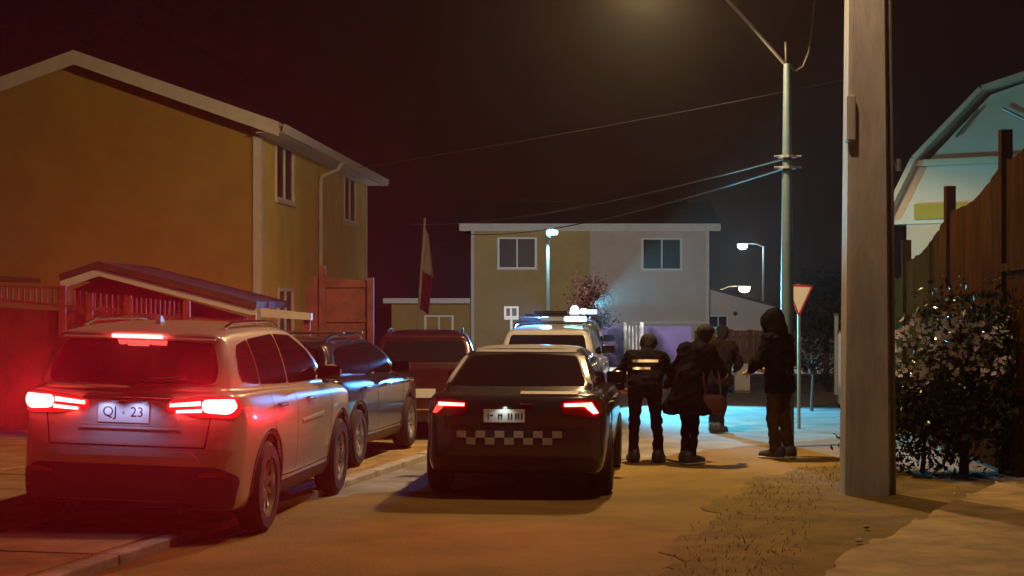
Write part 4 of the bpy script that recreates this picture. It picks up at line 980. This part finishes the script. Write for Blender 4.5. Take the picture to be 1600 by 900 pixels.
def glint_flecks(t, rad, ncl):  # clusters of pale flecks shaped as the glints on the leaves
    rx, ry, z0, z1 = rad; V = []; F = []
    for i in range(ncl):
        an = RNG.uniform(math.pi*1.0, math.pi*2.0); el = RNG.uniform(-.15, .8)
        c = Vector((math.cos(an)*math.cos(el)*rx*.98, math.sin(an)*math.cos(el)*ry*1.1, (z0+z1)/2+math.sin(el)*(z1-z0)/2))
        for k in range(RNG.integers(3, 9)):
            p = c+Vector(RNG.normal(0, .055, 3)); n = Vector((RNG.normal(0, .4), -1, RNG.normal(.3, .4))).normalized(); u = n.orthogonal().normalized(); w = n.cross(u)
            for j in range(4):
                an2 = j*math.pi/2+RNG.uniform(-.3, .3); d = u*math.cos(an2)+w*math.sin(an2); sd = n.cross(d); L = RNG.uniform(.020, .040)
                b = len(V); V += [p, p+d*L*.6+sd*L*.4+n*.006, p+d*L+n*.004, p+d*L*.6-sd*L*.4+n*.006]; F += [(b, b+1, b+2), (b, b+2, b+3)]
    me = bpy.data.meshes.new('glint_flecks'); me.from_pydata([tuple(x) for x in V], [], F); me.materials.append(MATS['glint_pale'])
    tag(link(bpy.data.objects.new('glint_flecks', me), t), kind='stuff')
bx_ = gnd(1500, 742)
gb = shrub('glossy_bush', 'dark bush with pale flecks for leaf glints in front of the tall brown fence', 'bush', (bx_.x+.05, bx_.y+.05, 0), (.85, .45, .45, 1.80), 5200, .085, 'leaf_glossy', .035, 12)
glint_flecks(gb, (.85, .45, .45, 1.80), 70)
bx2 = gnd(1590, 742)
db = shrub('dark_bush', 'dense dark bush at the right edge of the picture', 'bush', (bx2.x+.25, bx2.y-.1, 0), (.75, .40, .15, 1.95), 4600, .085, 'leaf_dark', .04, 9)
glint_flecks(db, (.75, .40, .15, 1.95), 9)
low = shrub('low_bush', 'low dark bush at the foot of the concrete pole', 'bush', (gnd(1450, 742).x, gnd(1450, 742).y+.25, 0), (.85, .40, .05, 1.0), 3600, .08, 'leaf_dark', .02, 6)
t_ = at(925, 470, 47)
shrub('reddish_tree', 'small reddish dark tree in front of the cream house', 'tree', (t_.x, 47, 0), (.62, .6, .9, 2.55), 1500, .12, 'leaf_red', .05, 8)
t_ = at(1290, 500, 36)
shrub('dark_tree', 'dark tree between the lamp pole and the concrete pole', 'tree', (t_.x, 36, 0), (.62, .6, .7, 2.5), 1700, .13, 'leaf_dark', .05, 8)
t_ = at(1268, 545, 28)
shrub('red_shrub', 'reddish shrub right beside the hooded person', 'shrub', (t_.x, 28, 0), (.26, .25, .55, 1.35), 700, .07, 'leaf_red', .02, 6)
t_ = gnd(1300, 612)
shrub('small_garden_shrub', 'small shrub glittering in cyan light at the far roadside', 'shrub', (t_.x, t_.y, 0), (.35, .3, .05, .6), 500, .07, 'leaf_glossy', .015, 5)

# grass tufts along the verge
V = []; F = []
for i in range(1500):
    s = RNG.random(); e0 = ve[int(s*(len(ve)-1.001))].lerp(ve[int(s*(len(ve)-1.001))+1], RNG.random())
    p = e0+Vector((RNG.uniform(.0, .9), RNG.uniform(-.7, .15), 0)); 
    if (p-np_.location).xy.length < .25: continue
    hgt = RNG.uniform(.008, .05); an = RNG.uniform(0, 6.28); d = Vector((math.cos(an), math.sin(an), 0))
    b = len(V); V += [p-d*.004+Vector((0, 0, .01)), p+d*.004+Vector((0, 0, .01)), p+Vector((RNG.normal(0, .02), RNG.normal(0, .02), .01+hgt))]; F.append((b, b+1, b+2))
me = bpy.data.meshes.new('grass'); me.from_pydata([tuple(x) for x in V], [], F); me.materials.append(MATS['grass'])
tag(link(bpy.data.objects.new('grass', me)), 'thin dry grass on the verge round the concrete pole', 'grass', kind='stuff')

# ------------------------------------------------------------------ people
def field(prims, h, k=.03, cut=None, pad=.06):
    A = np.array([[*a, *b, ra, rb] for a, b, ra, rb in prims]); mr = A[:, 6:8].max()+pad
    lo = np.minimum(A[:, 0:3], A[:, 3:6]).min(0)-mr; hi = np.maximum(A[:, 0:3], A[:, 3:6]).max(0)+mr
    n = np.ceil((hi-lo)/h).astype(int)+1; ax = [lo[i]+np.arange(n[i])*h for i in range(3)]
    F = np.full(n, 1.0)
    for r in A:
        a, b, ra, rb = r[0:3], r[3:6], r[6], r[7]; m = max(ra, rb)+.07
        i0 = np.maximum(((np.minimum(a, b)-m-lo)/h).astype(int), 0); i1 = np.minimum(((np.maximum(a, b)+m-lo)/h).astype(int)+2, n)
        sl = tuple(slice(i0[i], i1[i]) for i in range(3))
        X, Y, Z = np.meshgrid(*[ax[i][sl[i]] for i in range(3)], indexing='ij', sparse=True)
        e = b-a; L = e@e+1e-9; t = np.clip(((X-a[0])*e[0]+(Y-a[1])*e[1]+(Z-a[2])*e[2])/L, 0, 1)
        d = np.sqrt((X-a[0]-t*e[0])**2+(Y-a[1]-t*e[1])**2+(Z-a[2]-t*e[2])**2)-(ra+(rb-ra)*t)
        F[sl] = smin(F[sl], d, k)
    if cut:
        X, Y, Z = np.meshgrid(*ax, indexing='ij', sparse=True); F = np.maximum(F, cut(X, Y, Z))
    return F, lo
def blob(name, prims, m, parent, h=.012, k=.03, cut=None, sharp=None, fold=0.0):
    F, lo = field(prims, h, k, cut); V, Q = nets(F, lo, h)
    o = np_mesh(name, V, Q, m, parent, sharp)
    if fold:                                   # creases and folds of cloth
        N = np.zeros(len(V)*3, np.float32); o.data.vertices.foreach_get('normal', N); N = N.reshape(-1, 3); d = np.zeros(len(V))
        for _ in range(9):
            kv = RNG.normal(0, 1, 3)*np.array([1, 1, 1.5]); kv *= 2*math.pi/RNG.uniform(.06, .17)/np.linalg.norm(kv)
            w = V+.03*np.sin(V[:, [1, 2, 0]]*RNG.uniform(8, 22)+RNG.uniform(0, 6))
            d += 1-2*np.abs(np.sin(w@kv*.5+RNG.uniform(0, 6)))
        V = V+N*(d*fold/3)[:, None]; o.data.vertices.foreach_set('co', V.astype(np.float32).ravel()); o.data.update()
    return o
def V3(*a): return Vector(a)
def hand(P, wrist, d, side, curl=.5):
    d = Vector(d).normalized(); up = Vector((0, 0, 1)) if abs(d.z) < .9 else Vector((0, 1, 0))
    s = d.cross(up).normalized()*side; n = s.cross(d).normalized()*side
    palm = wrist+d*.075
    P.append((wrist, palm, .026, .034))
    for i, L in enumerate((.062, .072, .068, .052)):
        b = palm+s*(-.027+.018*i)+d*.01; k1 = b+(d+n*curl*.4).normalized()*L*.6; k2 = k1+(d*.5+n*curl*1.4).normalized()*L*.5
        P.append((b, k1, .010, .0095)); P.append((k1, k2, .0095, .008))
    tb = wrist+d*.03-s*.026; tm = tb+(d*.7-s*.8).normalized()*.035; P.append((tb, tm, .013, .011)); P.append((tm, tm+(d+n*.3).normalized()*.03, .011, .009))
def person(label, loc, rz, J, cl):
    """J: joints; cl: clothing spec."""
    t = thing('person', label, 'person', loc, rz)
    hip, sh, neck, head = J['hip'], J['sh'], J['neck'], J['head']
    ax = (sh-hip).normalized(); rt = J.get('right', V3(1, 0, 0)); fw = rt.cross(ax).normalized()*-1
    fw = J.get('fwd', V3(0, 1, 0)); hu = J.get('headup', V3(0, 0, 1)); hf = J.get('headfwd', fw); hr = hf.cross(hu).normalized()
    hw, sw = .10, J.get('sw', .18)
    B = []
    for s in (-1, 1):
        B += [(hip+rt*s*hw*.5, sh+rt*s*sw*.55-ax*.08, .092, .092), (hip+rt*s*hw*.5, hip+rt*s*hw-ax*.06, .095, .074)]
        k, a, to = J['knee'][s], J['ankle'][s], J['toe'][s]
        B += [(hip+rt*s*hw-ax*.05, k, .072, .048), (k, a, .048, .036), (a-V3(0, 0, .02), to, .04, .03)]
        S_ = sh+rt*s*sw; e, w = J['elbow'][s], J['wrist'][s]
        B += [(sh-ax*.03, S_-ax*.01, .05, .042), (S_, e, .042, .034), (e, w, .034, .024)]
        hand(B, w, J.get('hdir', {-1: (w-e), 1: (w-e)})[s], s)
    B += [(sh-ax*.05, neck, .055, .05), (neck, head, .052, .06)]
    # head: skull, jaw, nose, ears
    B += [(head+hu*.03-hf*.02, head+hu*.045+hf*.02, .092, .090), (head-hu*.03+hf*.03, head-hu*.065+hf*.055, .066, .042), (head-hu*.002+hf*.092, head-hu*.025+hf*.112, .012, .015)]
    for s in (-1, 1): B.append((head+hr*s*.085-hu*.005, head+hr*s*.092+hu*.02-hf*.01, .014, .016))
    body = blob('body', B, 'skin', t, .0105, .022)
    for s in (-1, 1):
        q = MB().lathe([(0, -.012), (.008, -.009), (.012, 0), (.008, .009), (0, .012)], 10, Matrix.Translation(head+hr*s*.034+hu*.008+hf*.088)); q.build('eye', 'ink', body, True)
    blob('hair', [(head+hu*.04-hf*.03, head+hu*.055+hf*.0, .100, .094), (head-hu*.03-hf*.055, head+hu*.03-hf*.04, .075, .09)], 'hair', t, .012, .03)
    # clothes
    P = []
    for s in (-1, 1):
        k, a = J['knee'][s], J['ankle'][s]
        P += [(hip+rt*s*hw*.55+ax*.06, hip+rt*s*hw-ax*.06, .122, .098), (hip+rt*s*hw-ax*.05, k, .096, cl.get('kn', .066)), (k, a+V3(0, 0, .02), cl.get('kn', .066), cl.get('an', .054)), ((k+a)/2+V3(.012*s, .012, 0), a+V3(0, .0, .03), .050, .060), (k-V3(0, .03, .06), k+V3(.02*s, -.02, -.10), .052, .048)]
    blob('trousers', P, cl['trousers'], t, .013, .035, lambda X, Y, Z: .035-Z, fold=.007)
    Jk = []
    hem = cl.get('hem', .78); hr_ = cl.get('hemr', .15)
    for s in (-1, 1):
        S_ = sh+rt*s*sw; e, w = J['elbow'][s], J['wrist'][s]
        Jk += [(hip+rt*s*hw*.62, sh+rt*s*sw*.62-ax*.06, .128, .126), (sh-ax*.03, S_-ax*.02, .08, .070), (S_-ax*.01, e, .068, cl.get('el', .058)), (e, w, cl.get('el', .058), .043), (e+(w-e)*.3, e+(w-e)*.6, .046, .052), (e+V3(0, -.02, .05), e+V3(0, -.02, -.01), .05, .056)]
        lowp = V3(hip.x+rt.x*s*hr_*.55, hip.y+rt.y*s*hr_*.55-.01, hem+.06); Jk += [(hip+rt*s*hw*.6, lowp, .132, hr_*.92)]
    Jk += [(sh-ax*.02, neck-ax*.02, .09, .078)]
    Jk += [tuple(x) for x in cl.get('extra', [])]
    jk = blob('jacket', Jk, cl['jacket'], t, .013, .04, lambda X, Y, Z: hem-Z, fold=.008)
    if cl.get('hood'):
        blob('hood', [(head+hu*.05-hf*.03, head+hu*.03+hf*.02, .130, .122), (head-hu*.05-hf*.02, neck-hf*.03, .118, .125), (head+hu*.10-hf*.05, head+hu*.15-hf*.09, .085, .035)], cl['jacket'], t, .012, .05,
             lambda X, Y, Z: .0-(-( (X-(head+hf*.11).x)*hf.x+(Y-(head+hf*.11).y)*hf.y+(Z-(head+hf*.11).z)*hf.z)) )
    if cl.get('cap'):
        blob('cap', [(head+hu*.075-hf*.03, head+hu*.08+hf*.03, .098, .092), (head+hu*.06+hf*.10, head+hu*.055+hf*.16, .035, .03)], cl['cap'], t, .012, .03)
    for s in (-1, 1):
        a, to = J['ankle'][s], J['toe'][s]; d = (to-a); d.z = 0; d.normalize(); zf = V3(0, 0, 1)
        a0 = V3(a.x, a.y, .045)-d*.05; b0 = V3(to.x, to.y, .04)
        sh_ = blob('shoe', [(a0+zf*.02, b0, .058, .046), (a0+zf*.055, a0+zf*.07+d*.03, .056, .05), (a0, (a0+b0)/2, .055, .052)], 'shoe_dark', t, .012, .03, lambda X, Y, Z: .02-Z)
        blob('sole', [(a0-zf*.02, b0-zf*.02, .057, .052)], cl.get('sole', 'shoe_dark'), sh_, .012, .02, lambda X, Y, Z: np.maximum(.002-Z, Z-.026))
    return t, J

# 1: officer bending forward, seen from behind, reflective bars on the back
J1 = dict(hip=V3(0, 0, .86), sh=V3(.02, .24, 1.20), neck=V3(.03, .31, 1.27), head=V3(.05, .40, 1.31), sw=.185,
  headup=V3(.1, .45, .9).normalized(), headfwd=V3(0, .9, -.45).normalized(),
  knee={-1: V3(-.12, .06, .46), 1: V3(.13, .03, .46)}, ankle={-1: V3(-.13, 0, .09), 1: V3(.15, -.02, .09)}, toe={-1: V3(-.17, .17, .05), 1: V3(.20, .15, .05)},
  elbow={-1: V3(-.33, .22, .94), 1: V3(.33, .22, .95)}, wrist={-1: V3(-.26, .42, .82), 1: V3(.25, .42, .84)})
p1 = gnd(1008, 722)
t1, _ = person('dark-uniformed person bending forward with pale reflective bars on the back, leftmost', p1, -.05, J1, dict(trousers='cloth_navy', jacket='cloth_navy', hem=.74, hemr=.13, el=.062))
# reflective bars hug the back of the jacket
jk = [c for c in t1.children if c.name.startswith('jacket')][0]
dg = bpy.context.evaluated_depsgraph_get()
bv = BVHTree.FromPolygons([v.co for v in jk.data.vertices], [tuple(p.vertices) for p in jk.data.polygons])
for z0, z1, x0, x1 in ((1.135, 1.165, -.14, .15), (1.055, 1.08, -.14, .06)):
    V = []; F = []
    for i in range(17):
        x = x0+(x1-x0)*i/16
        for z in (z0, z1):
            h = bv.ray_cast(V3(x, -2, z), V3(0, 1, 0)); V.append((h[0]+V3(0, -.008, 0)) if h[0] else V[-1])
    for i in range(16): F.append((2*i, 2*i+2, 2*i+3, 2*i+1))
    mesh_obj('reflective_bar', V, F, 'reflective', jk, True)

# 2: person in a long dark coat, turned right, bag at the hip
J2 = dict(hip=V3(0, 0, .85), sh=V3(.03, .14, 1.30), neck=V3(.04, .22, 1.38), head=V3(.05, .30, 1.43), sw=.17, headup=V3(0, .25, .95).normalized(), headfwd=V3(0, .95, -.25).normalized(),
  knee={-1: V3(-.05, .05, .45), 1: V3(.06, .02, .45)}, ankle={-1: V3(-.06, .03, .09), 1: V3(.05, -.04, .09)}, toe={-1: V3(-.10, .20, .05), 1: V3(.09, .13, .05)},
  elbow={-1: V3(-.28, .20, 1.04), 1: V3(.27, .24, 1.04)}, wrist={-1: V3(-.22, .40, .98), 1: V3(.20, .42, 1.0)})
p2 = gnd(1076, 725)
t2, _ = person('person in a long dark coat with narrow legs, beside the bending one', p2, -.65, J2, dict(trousers='cloth_dark', jacket='cloth_dark', hem=.56, hemr=.215, el=.075, kn=.06, an=.05, sole='sole_white', extra=[(V3(0, -.03, .70), V3(0, -.0, .98), .19, .145)], hood=False))
# 3: hooded tall figure
J3 = dict(hip=V3(0, 0, .90), sh=V3(0, .03, 1.40), neck=V3(0, .06, 1.49), head=V3(0, .11, 1.57), sw=.185, headup=V3(0, .1, 1).normalized(), headfwd=V3(0, 1, -.1).normalized(),
  knee={-1: V3(-.09, .03, .48), 1: V3(.10, .02, .48)}, ankle={-1: V3(-.09, -.02, .09), 1: V3(.11, -.05, .09)}, toe={-1: V3(-.11, .17, .05), 1: V3(.15, .13, .05)},
  elbow={-1: V3(-.30, .08, 1.12), 1: V3(.30, .10, 1.12)}, wrist={-1: V3(-.20, .28, 1.02), 1: V3(.18, .30, 1.04)})
p3 = gnd(1218, 716)
t3, _ = person('tall hooded person in dark jacket and brown trousers, rightmost of the group', p3, .75, J3, dict(trousers='cloth_khaki', jacket='cloth_dark', hem=.76, hemr=.15, hood=True, el=.075, kn=.074, an=.068, sole='sole_white'))
# 4: figure behind the coat wearer
J4 = dict(J2); J4.update(hip=V3(0, 0, .80), sh=V3(.02, .16, 1.22), neck=V3(.02, .22, 1.30), head=V3(.03, .28, 1.36), elbow={-1: V3(-.28, .22, .97), 1: V3(.27, .24, .97)}, wrist={-1: V3(-.2, .4, .86), 1: V3(.2, .42, .86)})
p4 = gnd(1120, 676)
t4, _ = person('person in brown-grey jacket partly hidden behind the long dark coat', p4, -.3, J4, dict(trousers='cloth_dark', jacket='cloth_brown', hem=.66, hemr=.17, kn=.062, an=.05))
# bag carried by the coat wearer
bg = thing('shoulder_bag', 'dark maroon bag hanging at the coat wearer\'s side', 'bag', (gnd(1112, 725).x, p2.y-.16, .60), .1)
blob('pouch', [(V3(-.09, 0, .03), V3(.09, 0, .03), .055, .055), (V3(-.08, 0, .15), V3(.08, 0, .14), .05, .05), (V3(-.09, 0, .08), V3(.09, 0, .08), .06, .06)], 'bag_maroon', bg, .012, .05)
q = MB(); q.tube([(-.09, 0, .17), (-.10, .03, .35), (-.12, .10, .60), (-.10, .22, .76), (.0, .25, .70), (.08, .12, .45), (.09, .0, .17)], .012, 6); q.build('strap', 'bag_maroon', bg, True)

# ------------------------------------------------------------------ haze added to carry the lens glare
hz_ = box('glare_haze', -70, 70, -8, 130, -1.0, 11.5, 'seam'); hm = bpy.data.materials.new('glare_haze'); hm.use_nodes = True
n = hm.node_tree.nodes; n.clear(); out = n.new('ShaderNodeOutputMaterial'); pv = n.new('ShaderNodeVolumePrincipled')
pv.inputs['Color'].default_value = (.92, .92, .92, 1); pv.inputs['Density'].default_value = 0.00045; pv.inputs['Anisotropy'].default_value = 0.82
hm.node_tree.links.new(pv.outputs[0], out.inputs['Volume']); hz_.data.materials.clear(); hz_.data.materials.append(hm)
tag(hz_, 'thin haze added to carry the glare round the lights', 'glare_haze', kind='stuff')
